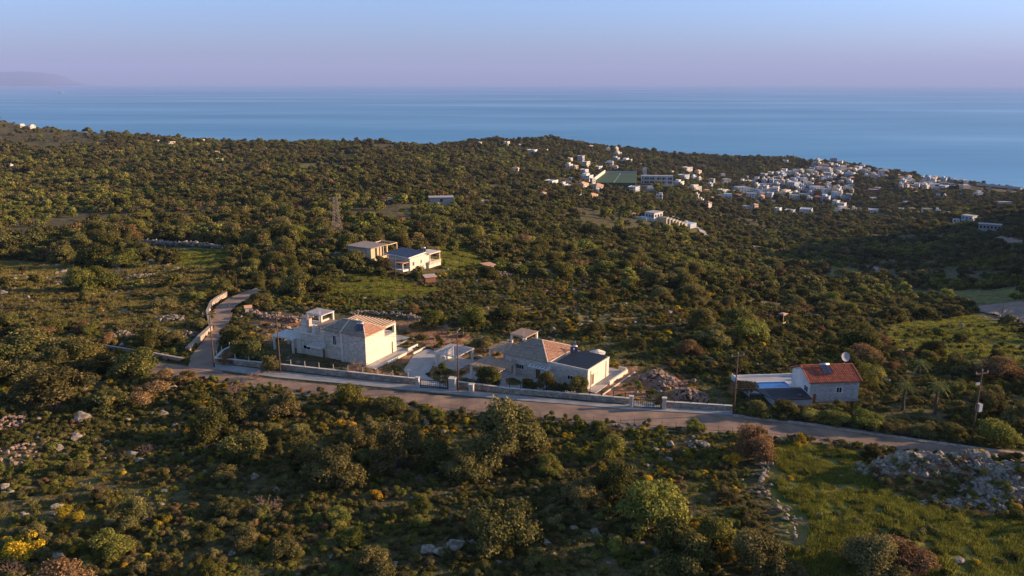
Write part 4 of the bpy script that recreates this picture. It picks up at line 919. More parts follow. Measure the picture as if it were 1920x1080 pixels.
def house(u, v, wpx, col='w', fl=2, roof='f', rot=None, dr=.75, seed=None, z=None):
    g = np.random.default_rng(int(u * 7 + v * 13)); x, y, zz = hit(u, v)
    w = wpx * (1.12 if u > 1000 else .95) * y / 1500.0; fh = 2.1
    rot = math.radians(g.choice([58, 52, 65, 12, -15, 40])) if rot is None else math.radians(rot)
    W0 = w / (abs(math.cos(rot)) + dr * abs(math.sin(rot))); Dd = W0 * dr
    if W0 < 4.2: fl = min(fl, 2)
    H = fl * fh + .3
    # put the visible front corner over the requested pixel
    cx, cy = x, y + (W0 * abs(math.sin(rot)) + Dd * abs(math.cos(rot))) / 2
    zg = float(zter(np.array([cx]), np.array([cy]))[0]); zz = min(zz, zg + .5)
    r = empty('house', cx, cy, zz, rot); mm = M[HM[col][0]]
    hw_, hd = W0 / 2, Dd / 2
    wl = MB(); wl.box(-hw_, hw_, -hd, hd, -2.5, H); 
    if roof == 'f':
        for a in ((-hw_, hw_, -hd, -hd + .2), (-hw_, hw_, hd - .2, hd), (-hw_, -hw_ + .2, -hd + .2, hd - .2), (hw_ - .2, hw_, -hd + .2, hd - .2)): wl.box(*a, H + .002, H + .45)
    wall = wl.build('wall', mm, r)
    if roof == 'f':
        boxo('roof', M['roofslab'], r, -hw_ + .21, hw_ - .21, -hd + .21, hd - .21, H + .003, H + .08)
        if g.random() < .55 and W0 > 3.5:
            a = hw_ * g.uniform(.3, .8); boxo('stair_tower', mm, r, -a * g.random(), hw_ - .3, -hd * .1, hd - .3, H + .082, H + 1.9)
        if g.random() < .5: m_ = MB(); m_.tube((-hw_ * .5, 0, H + .75), (-hw_ * .5 + .9, 0, H + .75), .25, n=8); m_.build('water_tank', M['metal'], r)
        if g.random() < .5 and W0 > 5: boxo('balcony', mm, r, -hw_ * .8, hw_ * .3, -hd - 1.0, -hd - .002, fh - .1, fh + .8) if fl > 1 else None
    else:
        m_ = MB(); e = .35; hh = W0 * .16; ap = hw_ - hd if hw_ > hd else 0; q = hw_ * .45
        A_, B_, C_, D_ = (-hw_ - e, -hd - e, H), (hw_ + e, -hd - e, H), (hw_ + e, hd + e, H), (-hw_ - e, hd + e, H); R0, R1 = (-q, 0, H + hh), (q, 0, H + hh)
        m_.poly([A_, B_, R1, R0]); m_.poly([B_, C_, R1]); m_.poly([C_, D_, R0, R1]); m_.poly([D_, A_, R0]); m_.poly([A_, D_, C_, B_]); m_.build('roof', M['tile'] if roof == 't' else M['tile_red'], r)
        if g.random() < .4: boxo('chimney', mm, r, q * .5, q * .5 + .4, .3, .7, H + hh * .4, H + hh + .5)
    wm = winmesh(); nW = 0
    for f in range(fl):
        zc = f * fh + 1.35
        for axis, half, off in (('x', hw_, -hd - .03), ('y', hd, None)):
            n = int(max(1, min(4, half * 2 / 2.0)))
            for k in range(n):
                c_ = -half + 2 * half * (k + .5) / n + g.normal() * .1
                if g.random() < .12: continue
                sx = g.choice([.8, 1.0, 1.3]); sz = g.choice([1.0, 1.1, 1.5])
                if axis == 'x': o = link('window', wm, r, (c_, -hd - .0, zc)); o.scale = (sx, 1, sz)
                else:
                    sg = 1 if math.degrees(rot) % 360 < 90 or True else -1
                    o = link('window', wm, r, ((-hw_ if (math.sin(rot) > 0.3) else hw_), c_, zc)); o.rotation_euler = (0, 0, -math.pi / 2 if math.sin(rot) > .3 else math.pi / 2); o.scale = (sx, 1, sz)
                if col in 'wb' and g.random() < .15: pass
                nW += 1
    keep(cx, cy, max(W0, Dd) * .55 + .2, 3.0 + y * .003)
    HL.append((r, u, v, HM[col][1], fl, roof)); return r
HL = []
V_ = '''1034 350 24 w 2 f;1057 353 17 b 1 f;1071 354 12 w 1 f;1093 351 22 c 1 t;1121 355 22 p 1 t;1083 371 15 g 2 f;1111 373 22 o 1 t;1018 369 12 c 1 t;1067 318 14 c 2 f;1079 320 10 o 2 f;1090 304 13 g 3 f;
1099 315 15 c 3 f;1096 327 15 w 2 f;1102 340 22 w 2 f;1056 332 8 w 1 f;1123 317 14 w 1 f;1143 313 15 w 2 f;1151 320 17 c 2 t;1156 284 8 c 2 f;1159 293 14 c 2 f;1156 304 14 g 2 f;1177 308 19 w 2 f;1204 312 9 o 1 t;
1260 328 8 c 2 t;1290 325 19 c 3 f;1310 328 13 c 2 t;1284 336 22 b 2 f;1275 346 20 w 1 f;1170 351 16 w 2 f;1190 362 22 b 2 f;1219 358 14 g 1 f;1305 360 24 c 2 f;1237 376 12 w 2 f;1325 365 11 p 2 t;1329 394 12 w 3 r;
1140 283 8 c 1 f;1108 277 8 c 1 f;1021 284 12 o 1 f;1337 343 10 g 2 f;1363 343 14 c 2 f;1357 364 20 c 2 f;1362 376 27 b 2 f;1386 373 13 r 2 f;1393 363 25 b 3 f;1411 374 19 w 3 f;1400 395 13 w 2 f;1416 397 14 p 3 t;
1429 376 14 p 2 t;1428 360 12 g 2 f;1446 373 14 b 3 f;1435 353 16 b 2 f;1448 348 10 b 3 f;1434 333 14 g 2 f;1447 330 12 c 2 f;1421 336 9 g 1 f;1417 341 9 g 1 f;1402 336 6 b 1 f;1466 328 10 g 2 f;1479 329 10 w 2 f;
1465 340 12 g 2 f;1492 341 15 b 2 f;1479 346 12 g 2 f;1492 352 24 b 3 f;1509 342 12 w 2 f;1502 327 16 g 1 f;1480 365 30 c 1 f;1470 375 16 c 1 r;1492 375 18 c 2 f;1510 372 18 c 2 f;1461 399 14 w 2 f;1485 402 22 g 2 f;
1517 402 28 b 2 f;1475 305 11 w 1 f;1472 292 9 w 1 f;1540 311 14 c 1 f;1542 303 10 w 1 f;1522 306 10 o 1 f;1510 304 8 w 1 f;1526 322 14 g 2 f;1547 316 19 p 2 t;1541 325 15 r 2 t;1559 312 10 g 2 f;1557 325 12 g 3 f;
1567 324 8 o 3 f;1557 331 20 b 2 f;1525 329 12 c 1 f;1504 327 10 g 2 f;1542 332 8 o 1 f;1584 340 12 o 2 f;1597 323 16 p 2 t;1612 321 14 b 3 f;1585 317 9 c 2 f;1589 306 8 g 1 f;1530 340 14 g 1 f;
1545 341 12 b 1 f;1564 346 13 c 1 t;1541 350 23 r 1 r;1508 341 10 w 2 f;1535 358 22 w 2 f;1520 354 12 g 2 f;1555 360 10 c 2 f;1564 366 9 o 4 f;1588 358 18 g 2 f;1599 363 6 o 2 f;1576 366 15 c 2 f;1535 374 18 c 1 r;
1552 380 20 b 3 f;1570 386 14 w 2 f;1584 375 14 b 1 f;1582 391 18 w 2 f;1582 401 22 c 2 f;1604 397 11 c 1 f;1522 368 12 g 2 f;1510 362 11 g 2 f;1645 335 18 g 2 f;1687 332 11 w 1 t;1641 363 20 r 2 f;1648 356 11 g 1 f;
1640 376 12 w 1 f;1643 399 22 w 1 f;1660 316 9 w 1 f;1697 342 12 w 1 f;1708 346 14 w 2 f;1722 348 14 w 1 f;1735 350 14 w 2 f;1748 348 12 b 2 f;1762 349 18 w 1 f;1774 356 18 w 2 f;1760 343 14 w 1 f;1793 352 12 c 1 f;
1808 351 12 c 1 f;1817 355 10 w 1 f;1733 328 9 w 1 f;1741 330 7 c 1 f;1719 364 11 r 1 t;1762 369 9 w 1 f;1773 370 6 c 1 f;1805 369 8 g 1 f;1692 397 11 w 1 f;1711 396 13 g 1 t;1741 401 17 o 2 f;1762 400 11 w 1 f;
1779 405 14 w 1 t;1795 417 11 w 1 f;1837 368 13 w 2 f;1703 383 13 g 1 f;39 240 11 c 1 f;56 241 13 c 1 f;317 274 22 o 1 f;404 290 12 w 1 t;409 304 14 c 1 f;20 316 6 w 1 f;294 268 7 c 1 f;207 259 6 c 1 f;380 266 9 c 1 f;
908 386 16 w 1 f;950 273 12 c 2 f;998 289 22 w 2 f;966 321 17 c 1 t;731 382 9 c 1 f;900 272 8 w 1 f;974 275 7 o 1 f;1188 408 8 o 1 t;537 335 9 c 1 f;1469 610 11 o 1 t;1450 345 12 g 2 f;1459 352 12 w 2 f;1468 358 12 g 1 f;
1500 360 12 w 2 f;1515 348 12 c 2 f;1497 334 12 c 2 f;1515 334 10 g 2 f;1532 330 9 w 2 f;1551 337 12 w 2 f;1555 350 10 g 2 f;1440 364 14 w 2 f;1452 382 12 c 1 f;1420 384 10 w 1 f'''
for l in V_.replace('\n', '').split(';'):
    a = l.split(); house(float(a[0]), float(a[1]), float(a[2]), a[3], int(a[4]), a[5])
g_ = np.random.default_rng(12); occ = [(h[1], h[2]) for h in HL]
for reg, n_ in (((1415, 1600, 326, 392), 34), ((1290, 1420, 336, 382), 4), ((1690, 1825, 336, 358), 22), ((1520, 1590, 300, 330), 10), ((1600, 1680, 312, 335), 6), ((1060, 1130, 300, 372), 1)):
    for t in range(n_ * 5):
        u, v = g_.uniform(reg[0], reg[1]), g_.uniform(reg[2], reg[3])
        if reg[0] == 1415 and v > 372 + (u - 1415) * .05: continue
        if min(math.hypot((u - a) / 1.25, (v - b) / .8) for a, b in occ) > 5.2: occ.append((u, v)); house(u, v, g_.uniform(8, 14), g_.choice(list('wwwccggbbw')), int(g_.integers(1, 4)), g_.choice(['f', 'f', 'f', 'f', 'f', 't']))
        if len(occ) > 400: break
print('houses', len(HL))
HZ = [(1165, 325, 'near the football pitch'), (1070, 355, 'in the left hamlet below the pitch'), (1235, 340, 'beside the school'), (1290, 335, 'on the slope right of the school'), (1360, 365, 'at the left end of the village'), (1450, 355, 'in the left village core'), (1540, 345, 'in the right village core'),
      (1470, 400, 'along the lower village edge'), (1600, 395, 'below the village core'), (1520, 305, 'at the top of the village'), (1610, 320, 'at the upper right of the village'), (1650, 360, 'among trees right of the village'), (1740, 345, 'in the white coastal row'), (1740, 400, 'in the row above the grey building'), (1820, 360, 'near the viaduct'),
      (50, 240, 'on the far left ridge'), (350, 280, 'in the woods at upper left'), (950, 280, 'on the central skyline'), (1140, 285, 'on the skyline above the pitch'), (800, 385, 'in the central woods'), (1200, 405, 'beside the terraced hillside villa'), (1460, 610, 'in the scrub below the valley'), (537, 330, 'in the clearing at upper left'), (1330, 390, 'at the lower left of the village')]
def zone(u, v, Z, ys=1.6): return min(Z, key=lambda z: (u - z[0]) ** 2 + ((v - z[1]) * ys) ** 2)[2]
RF = {'f': 'flat roofed', 't': 'tile roofed', 'r': 'red roofed'}
cl = {}
for h in HL:
    d = '%s %s %s house' % (h[3], RF[h[5]], {1: 'single storey', 2: 'two storey', 3: 'three storey', 4: 'tower like'}[h[4]]); cl.setdefault((d, zone(h[1], h[2], HZ)), []).append(h)
for (d, zn), L_ in cl.items():
    L_.sort(key=lambda h: h[1])
    for i, h in enumerate(L_):
        tag(h[0], d + ' ' + zn if len(L_) == 1 else '%s %s, %s from left' % (d.replace(' storey', '-storey').replace(' roofed', '-roofed').replace('tower like', 'tower-like'), zn, ordw(i)), 'house', 'houses of the hillside village' if h[1] > 1000 else 'scattered far houses')
# school: three-bay block with white frames
def sframe(u, v, deg): x, y, z = hit(u, v); return Frame((x, y), deg, z)
Sf = sframe(1202, 345, -6); r = Sf.root('school_building', 'long two storey school with white frames and reddish bays beside the football pitch', 'school'); w = 58 * P(1202, 345, Sf.O[2])[1] / 1500
box_wall(r, 'wall', M['peach'], [(0, w, 0, 7, -4, 8.2)]); boxo('roof', M['roofslab'], r, -.3, w + .3, -.5, 7.3, 8.203, 8.7)
for i, t in enumerate((0, .07, .25, .43, .47, .62, .78, .82, .985)): boxo('frame_pier', M['whitewash'], r, w * t, w * t + .9, -.8, -.003, -4, 8.2)
for k, zz in enumerate((3.6, 7.6)):
    boxo('frame_band', M['whitewash'], r, .0, w, -.5, -.004, zz, zz + .6)
for i in range(12):
    for zz in (.6, 4.6): o = link('window', winmesh(), r, (w * (i + .7) / 12.4, -.05, zz + 1.0)); o.scale = (1.9, 1, 1.8)
x, y, z = hit(1232, 338); keep(x, y + 4, w * .55, 12)
pw = box_wall(tag(empty('retaining_wall', *hit(1235, 350)), 'pale wall in front of the school', 'wall'), 'wall', M['plaster'], [(-w * .3, w * .5, -.3, .3, -2, 1.6)])
# football pitch
c4 = [hit(1134, 324), hit(1193, 324), hit(1191, 345), hit(1112, 341)]; zf = max(c[2] for c in c4) + .6
c4 = [P(1134, 324, zf), P(1194, 324, zf), P(1192, 343, zf), P(1110, 342, zf)]
t = tag(empty('football_pitch', c4[3][0], c4[3][1], zf), 'green football pitch walled at its left end beside the school', 'football pitch'); o_ = c4[3]
m_ = MB(); q_ = [c - o_ for c in (c4[3], c4[2], c4[1], c4[0])]; m_.hexa([tuple(q_[i] - [0, 0, 9]) for i in range(4)] + [tuple(q_[i]) for i in range(4)])
m_.build('turf', mat('artificial_turf', (.035, .085, .035), (.03, .07, .03), .02, .9), t)
def linew(mb, a, b, w_, z0, z1):
    a = np.array(a); b = np.array(b); d = (b - a); d /= np.linalg.norm(d); n_ = np.array([-d[1], d[0], 0]) * w_ / 2
    mb.hexa([tuple(p + [0, 0, z0]) for p in (a - n_, b - n_, b + n_, a + n_)] + [tuple(p + [0, 0, z1]) for p in (a - n_, b - n_, b + n_, a + n_)])
m_ = MB(); linew(m_, q_[0], q_[3], 1.0, 0, 3.2); m_.build('end_wall', M['plaster'], t); m_ = MB(); linew(m_, q_[3], q_[2], .5, 0, 1.8); m_.build('side_wall', M['greyplaster'], t); m_ = MB(); linew(m_, (q_[3] + q_[2]) / 2, (q_[0] + q_[1]) / 2, .25, .02, .05); m_.build('halfway_line', M['white'], t)
cc_ = (q_[0] + q_[2]) / 2 + o_; keep(cc_[0], cc_[1], 36, 30); KEEP.append(('poly', [tuple(c[:2]) for c in (c4[0], c4[1], c4[2] - [0, 14, 0], c4[3] - [0, 14, 0])]))
# terraced hillside villa
Tf = sframe(1226, 417, 45); r = Tf.root('terraced_villa', 'white hillside villa stepping down in parallel ochre terraces to a pale pool', 'villa')
box_wall(r, 'wall', M['whitewash'], [(0, 9, 0, 7, -3, 5.5), (-4, -.02, 3, 9, -3, 3)]); boxo('roof', M['roofslab'], r, -.4, 9.4, -.4, 7.4, 5.503, 5.9)
for k in range(3): o = link('window', winmesh(), r, (0, 1.5 + 2 * k, 3.8)); o.rotation_euler = (0, 0, -math.pi / 2); o.scale = (1.2, 1, 1.6); o = link('window', winmesh(), r, (1.7 + 2.8 * k, 0, 3.8)); o.scale = (1.6, 1, 1.6)
for k in range(7):
    boxo('terrace', M['terrace'] if k % 2 else M['ochre'], r, 4 + k * 2.1, 6.1 + k * 2.1 - .02, -6.5 - k * .9, -.03 - k * .25, -4, 3.2 - k * .75); boxo('terrace_wall', M['whitewash'], r, 6.12 + k * 2.1, 6.5 + k * 2.1, -6.5 - k * .9, -.05 - k * .25, -4, 3.5 - k * .75)
boxo('pool', M['blueplaster'], r, 21, 28, -13, -5, -5, -2.0); x, y, z = Tf.w(10, -2); keep(x, y, 19, 8)
# long grey building and pale blue one at right edge
def slab(u, v, deg, LX_, LY_, H, m, label, name='house', roofm='roofslab', nw=4, over=.5, litm=None):
    f = sframe(u, v, deg); r = f.root(name, label, 'house'); boxo('wall', M[m], r, 0, LX_, 0, LY_, -3, H); boxo('roof', M[roofm], r, -over, LX_ + over, -over, LY_ + over, H + .003, H + .4)
    for k in range(nw): o = link('window', winmesh(), r, (0, LY_ * (k + .5) / nw, H * .55)); o.rotation_euler = (0, 0, -math.pi / 2); o.scale = (1.3, 1, H * .38)
    for k in range(max(1, nw // 2)): o = link('window', winmesh(), r, (LX_ * (k + .5) / max(1, nw // 2), 0, H * .55)); o.scale = (1.3, 1, 1.3)
    x, y, z = f.w(LX_ / 2, LY_ / 2); keep(x, y, max(LX_, LY_) * .62, 7); return r, f
slab(1876, 434, 62, 6, 15, 4.6, 'concrete', 'long unfinished grey concrete building at the right edge of the woods', nw=6, over=.6)
slab(1822, 416, 35, 9, 10, 4.4, 'blueplaster', 'pale blue flat roofed house left of the long grey building', nw=3)
slab(1874, 384, 5, 15, 5, 1.8, 'whitewash', 'long low white shed on the grove slope near the viaduct', nw=1); slab(806, 382, 8, 12, 6, 2.8, 'concrete', 'low pale unfinished building with open bays in the central woods', nw=2)
slab(1206, 332, 5, 4, 4, 9, 'plaster', 'slim cream tower house at the left end of the school', nw=1)
# viaduct
x, y, z = hit(1832, 352); r = tag(empty('viaduct', x, y, z), 'grey concrete road viaduct on tall piers by the coast at right', 'bridge'); zz = P(1832, 347, 0); 
a = P(1832, 347, z + 3); b = P(1915, 355, z + 3); m_ = MB(); linew(m_, a - [x, y, z], (b - [x, y, z]), 6, 0, 2.2); m_.build('deck', M['concrete'], r)
m_ = MB(); linew(m_, a - [x, y, z] + [0, -3, 0], b - [x, y, z] + [0, -3, 0], .4, 2.21, 3.2); m_.build('parapet', M['concrete'], r)
for t in (.3, .74):
    q = a * (1 - t) + b * t; boxo('pier', M['concrete'], r, q[0] - x - 1.8, q[0] - x + 1.8, q[1] - y - 2, q[1] - y + 2, -26, q[2] - z - .002)
keep(*((a + b) / 2)[:2], 40, 75)
# ---- house pair beyond the lane
H1 = sframe(697, 488, 60); s_ = 1500.0
def fr_len(f, u, v, z, ax): return float((P(u, v, f.O[2] + z) - f.O) @ ax)
r = H1.root('concrete_house', 'unfinished grey flat roofed house with an ochre open porch, beside the blue solar roof house', 'house')
lx, ly = 6.2, 7.6
box_wall(r, 'wall', M['concrete'], [(0, lx, 1.2, ly, -.6, 2.7)]); boxo('roof', mat('dusty_roof', (.30, .24, .20), (.22, .18, .155), .8, .95), r, -.35, lx + .35, -.2, ly + .3, 2.703, 2.95)
box_wall(r, 'porch_wall', M['ochre'], [(-.3, 0.1, -.1, 1.19, -.6, 2.7), (3.3, 3.8, -.1, .3, -.6, 2.7), (.6, 6, .95, 1.19, -.6, 2.7), (-1.6, 3.2, -2.2, -1.9, -.6, .9), (5.9, 6.3, -.1, .3, -.6, 2.7)])
boxo('terrace', M['brickred'], r, -1.6, 6.5, -1.89, -.11, -.6, .25)
for y0 in (2.2, 5.6): window_x(r, 0, y0, y0 + .6, 1.2, 1.9)
door_x(r, 0, 3.7, 4.3, 0, 1.8); m_ = MB(); m_.box(6.6, 10.2, -.1, .05, 2.55, 2.75); m_.box(10.05, 10.2, .05, 5.0, 2.55, 2.75); m_.box(10.0, 10.2, -.1, .1, -.6, 2.549); m_.box(6.6, 10.0, 4.9, 5.05, 2.55, 2.75); m_.build('porch_frame', M['ochre'], r)
KEEP.append(('rect', H1, -2.5, 11, -6, 9))
H2 = sframe(769, 509, 58); r = H2.root('solar_roof_house', 'white two level house with a large tilted blue solar roof and terracotta porches', 'house')
box_wall(r, 'wall', M['plaster'], [(0, 6.5, 0, 6.5, -.6, 2.9), (.4, 6.1, .4, 6.1, 2.902, 3.3)])
m_ = MB(); m_.hexa([(-.6, -.2, 3.05), (5.9, -.2, 3.35), (5.9, 7.2, 3.7), (-.6, 7.2, 3.4), (-.6, -.2, 3.25), (5.9, -.2, 3.55), (5.9, 7.2, 3.9), (-.6, 7.2, 3.6)]); m_.build('roof', M['white'], r)
for i in range(6):
    for j in range(4): x0 = -.5 + i * 1.05; y0 = -.1 + j * 1.8; za = lambda x, y: 3.28 + (x + .6) * .046 + (y + .2) * .047; m_ = MB(); p4 = [(x0, y0), (x0 + 1.0, y0), (x0 + 1.0, y0 + 1.74), (x0, y0 + 1.74)]; m_.hexa([(a, b, za(a, b)) for a, b in p4] + [(a, b, za(a, b) + .05) for a, b in p4]); m_.build('solar_panel', M['panel_blue'], r)
boxo('porch_roof', M['tile'], r, -2.3, -.003, .2, 4.6, 2.0, 2.2); boxo('porch_floor', M['white'], r, -2.2, -.003, .3, 6.5, -.6, .5)
for y0 in (.35, 4.3): boxo('porch_post', M['plaster'], r, -2.2, -2.0, y0, y0 + .2, .502, 1.998)
m_ = MB(); m_.hexa([(-2.2, 4.6, -.6), (-.2, 4.6, -.6), (-.2, 6.4, -.6), (-2.2, 6.4, -.6), (-2.2, 4.6, 1.2), (-.2, 4.6, 1.2), (-.2, 6.4, .2), (-2.2, 6.4, .2)]); m_.build('stair', M['white'], r)
boxo('veranda_roof', M['plaster'], r, 6.8, 11.2, -.6, 3.2, 2.7, 2.95); boxo('veranda_floor', M['plaster'], r, 6.503, 11.2, -.6, 3.2, -.6, .6); boxo('veranda_rail', M['peach'], r, 6.503, 11.2, -.75, -.602, .3, 1.0)
for x0 in (7.0, 10.9): boxo('veranda_post', M['plaster'], r, x0, x0 + .2, -.5, -.3, .602, 2.698)
box_wall(r, 'annex_wall', M['plaster'], [(6.6, 9.0, 1.0, 3.1, .602, 2.697)])
for y0 in (1.2, 3.0): window_x(r, -.003, y0, y0 + .7, 1.0, 1.8)
window_y(r, -.003, 1.0, 1.6, 1.0, 1.9); window_y(r, -.003, 4.0, 4.5, 1.0, 1.9, pane=M['wood']); boiler(r, 8.0, 2.2, 3.0, math.radians(-50), .9)
KEEP.append(('rect', H2, -4, 12, -6, 8))
Ht = sframe(912, 508, 30); r = Ht.root('hut', 'tiny cream hut with an orange lid roof on a stony knoll', 'hut'); boxo('wall', M['plaster'], r, 0, 2.2, 0, 2.2, -1, 1.25); boxo('roof', M['tile'], r, -.35, 2.6, -.35, 3.0, 1.253, 1.45); window_x(r, 0, .8, 1.3, .5, .95); door_x(r, 0, 1.5, 1.9, 0, 1.0); keep(*Ht.w(1, 1)[:2], 2.4, 6)
Hs = sframe(746, 528, 30) ; Hs = sframe(798, 531, 25); r = Hs.root('shelter', 'small pink shelter with a sloping roof below the solar roof house', 'shed'); box_wall(r, 'wall', M['brickred'], [(0, 2.4, 0, 1.4, -.5, 1.1)]); m_ = MB(); m_.hexa([(-.2, -.3, 1.1), (2.6, -.3, 1.1), (2.6, 1.6, 1.4), (-.2, 1.6, 1.4), (-.2, -.3, 1.2), (2.6, -.3, 1.2), (2.6, 1.6, 1.5), (-.2, 1.6, 1.5)]); m_.build('roof', M['peach'], r); keep(*Hs.w(1, 1)[:2], 2.4, 5)
Hk = sframe(460, 586, 20); r = Hk.root('shrine', 'tiny stone store with an orange gable roof beside the lane', 'hut'); boxo('wall', M['stonewall'], r, 0, 1.1, 0, 1.1, -.3, .8)
m_ = MB(); m_.poly([(-.15, -.15, .8), (1.25, -.15, .8), (1.25, .55, 1.2), (-.15, .55, 1.2)]); m_.poly([(1.25, 1.25, .8), (-.15, 1.25, .8), (-.15, .55, 1.2), (1.25, .55, 1.2)]); m_.poly([(-.15, -.15, .8), (-.15, .55, 1.2), (-.15, 1.25, .8)]); m_.poly([(1.25, -.15, .8), (1.25, 1.25, .8), (1.25, .55, 1.2)]); m_.build('roof', M['tile'], r); keep(*Hk.w(.5, .5)[:2], 1.6, 3)
# ---- lattice tower
x, y, z = hit(632, 441); r = tag(empty('lattice_tower', x, y, z, .5), 'tall rusty lattice power tower standing in the woods', 'pylon'); Ht_ = 70 * y / 1500 * 1.02
def half(t): return np.interp(t, [0, .45, .8, 1], [1.7, .8, .62, .5])
m_ = MB(); nS = 11
for k, (sx, sy) in enumerate(((-1, -1), (1, -1), (1, 1), (-1, 1))):
    lg = MB()
    for i in range(nS): t0, t1 = i / nS, (i + 1) / nS; lg.tube((sx * half(t0), sy * half(t0), Ht_ * t0 - (.5 if i == 0 else 0)), (sx * half(t1), sy * half(t1), Ht_ * t1), .07, n=4)
    lg.build('leg', M['steel'], r)
for i in range(nS):
    t0, t1 = i / nS, (i + 1) / nS; a, b = half(t0), half(t1); C0 = [(-a, -a), (a, -a), (a, a), (-a, a)]; C1 = [(-b, -b), (b, -b), (b, b), (-b, b)]
    for k in range(4):
        p0, p1 = C0[k], C0[(k + 1) % 4]; q0_, q1 = C1[k], C1[(k + 1) % 4]
        m_.tube((*p0, Ht_ * t0), (*q1, Ht_ * t1), .038, n=3); m_.tube((*p1, Ht_ * t0), (*q0_, Ht_ * t1), .038, n=3); m_.tube((*q0_, Ht_ * t1), (*q1, Ht_ * t1), .035, n=3)
m_.build('bracing', M['steel'], r)['kind'] = 'stuff'
for zt in (.82, .94):
    for sg in (-1, 1): m_ = MB(); m_.tube((sg * .5, 0, Ht_ * zt), (sg * 2.0, 0, Ht_ * (zt + .05)), .07, n=4); m_.tube((sg * .5, 0, Ht_ * (zt + .05)), (sg * 2.0, 0, Ht_ * (zt + .05)), .06, n=4); m_.build('crossarm', M['steel'], r)
keep(x, y, 2.4, 3)
# ---- dry stone walls and stone heaps made of separate stones
def stones_line(pts, h, w_, label, name='dry_stone_wall', size=.28, n=300, m=None, cat='wall', lead=60, px=True):
    rk = m or ROCKS; g = np.random.default_rng(int(pts[0][0])); P3 = [np.array(hit(u, v)) for u, v in pts]; c0 = P3[0]; r = tag(empty(name, *c0), label, cat)
    xy = np.array([p[:2] for p in P3]); s = np.concatenate([[0], np.cumsum(np.hypot(*np.diff(xy, axis=0).T))]); k = 0
    for i in range(n):
        t = g.uniform(0, s[-1]); x = np.interp(t, s, xy[:, 0]) + g.normal() * w_ * .35; y = np.interp(t, s, xy[:, 1]) + g.normal() * w_ * .35; hz = g.uniform(0, 1) ** 1.2 * h
        sz = size * g.uniform(.6, 1.5); z = float(zter(np.array([x]), np.array([y]))[0]); o = link('stone', rk[g.integers(len(rk))], r, (x - c0[0], y - c0[1], z - c0[2] + hz * .8 + sz * .2)); o.scale = (sz, sz * g.uniform(.7, 1.1), sz * g.uniform(.6, 1)); o.rotation_euler = (g.normal() * .3, g.normal() * .3, g.uniform(0, 6.28))
    for t in np.linspace(0, s[-1], int(s[-1] / 2) + 2): keep(float(np.interp(t, s, xy[:, 0])), float(np.interp(t, s, xy[:, 1])), w_ * .5 + 1.2, np.interp(xy[0, 1], [100, 200], [.8, 7.5]))
    return r
stones_line([(258,457),(300,459),(345,462),(378,464)], 1.3, .9, 'sunlit dry stone wall along the top of the green field at left', n=240, size=.42, m=[rock_mesh(301, M['rubble']), rock_mesh(302, M['rubble'])])
stones_line([(375,462),(395,464),(412,467)], 1.0, .8, 'short dry stone wall continuing right of the long sunlit one', n=90, size=.4)
stones_line([(470,588),(500,597),(530,600),(560,606)], .7, 1.0, 'low rubble bank between the lane and the left villa', n=150, size=.26, m=ROCKSP)
stones_line([(655,592),(690,588),(730,592),(770,598),(800,602)], .6, .8, 'pale gravel bank behind the left villa pergola', n=170, size=.22)
stones_line([(1415,860),(1432,880),(1425,915),(1445,940),(1475,960),(1490,985),(1478,1010)], .5, 1.1, 'tumbled dry stone wall running down the left edge of the grassy field', n=85, size=.20)
def heap(u, v, rx, ry, h, n, label, size=.3, m=None, name='stone_heap', lead=300):
    rk = m or ROCKS; g = np.random.default_rng(int(u)); c0 = np.array(hit(u, v)); r = tag(empty(name, *c0), label, 'stone heap'); sx = rx
    for i in range(n):
        a = g.uniform(0, 6.28); q = math.sqrt(g.uniform()); x = c0[0] + rx * q * math.cos(a); y = c0[1] + ry * q * math.sin(a); sz = size * g.uniform(.5, 1.0) * (1.7 if g.random() < .12 else 1)
        z = float(zter(np.array([x]), np.array([y]))[0]) + h * (1 - q * q) * g.uniform(.6, 1); o = link('stone', rk[g.integers(len(rk))], r, (x - c0[0], y - c0[1], z - c0[2] + sz * .15)); o.scale = (sz, sz * g.uniform(.7, 1.1), sz * g.uniform(.6, 1)); o.rotation_euler = (g.normal() * .4, g.normal() * .4, g.uniform(0, 6.28))
    keep(c0[0], c0[1], max(rx, ry) * .8, 1.5); return r
heap(322, 600, 2.8, 2.0, .7, 110, 'pale stone heap above the dark bush left of the lane', .26); heap(355, 630, 2.0, 1.6, .5, 60, 'small grey stone heap beside the leaning lane wall', .24); heap(228, 630, 1.9, 1.5, .4, 50, 'grey stone heap behind the old roadside wall at left', .24)
heap(12, 800, 2.0, 2.6, .5, 90, 'orange tinted rocky outcrop at the left edge', .26, ROCKSP); heap(28, 850, 2.6, 3.0, .2, 55, 'broken rocks below the left edge outcrop', .24, ROCKSP); heap(262, 520, 3.5, 2.0, .6, 60, 'scattered stones in the upper left field', .32); heap(220, 492, 5, 1.6, .4, 50, 'line of boulders across the upper left field', .4)
heap(930, 514, 4.5, 2.2, .7, 110, 'stony knoll around the tiny hut', .30, ROCKSP); heap(1222, 704, 2.0, 1.6, .5, 130, 'upper end of the reddish rubble bank right of the bare yard', .30, ROCKSP); heap(1255, 722, 2.3, 1.5, .7, 170, 'reddish rubble pile in the middle of the bank', .30, ROCKSP); heap(1295, 742, 2.4, 1.4, .5, 160, 'lower reddish rubble pile running down to the road wall', .30, ROCKSP)
heap(1700, 660, 5, 1.6, .3, 70, 'strip of white stones in the scrub behind the palms', .3); heap(1175, 800, 2, .8, .2, 30, 'few pale stones on the near roadside bank', .22); heap(1310, 835, 1.6, 1.0, .3, 40, 'small grey stone cluster below the road', .25)
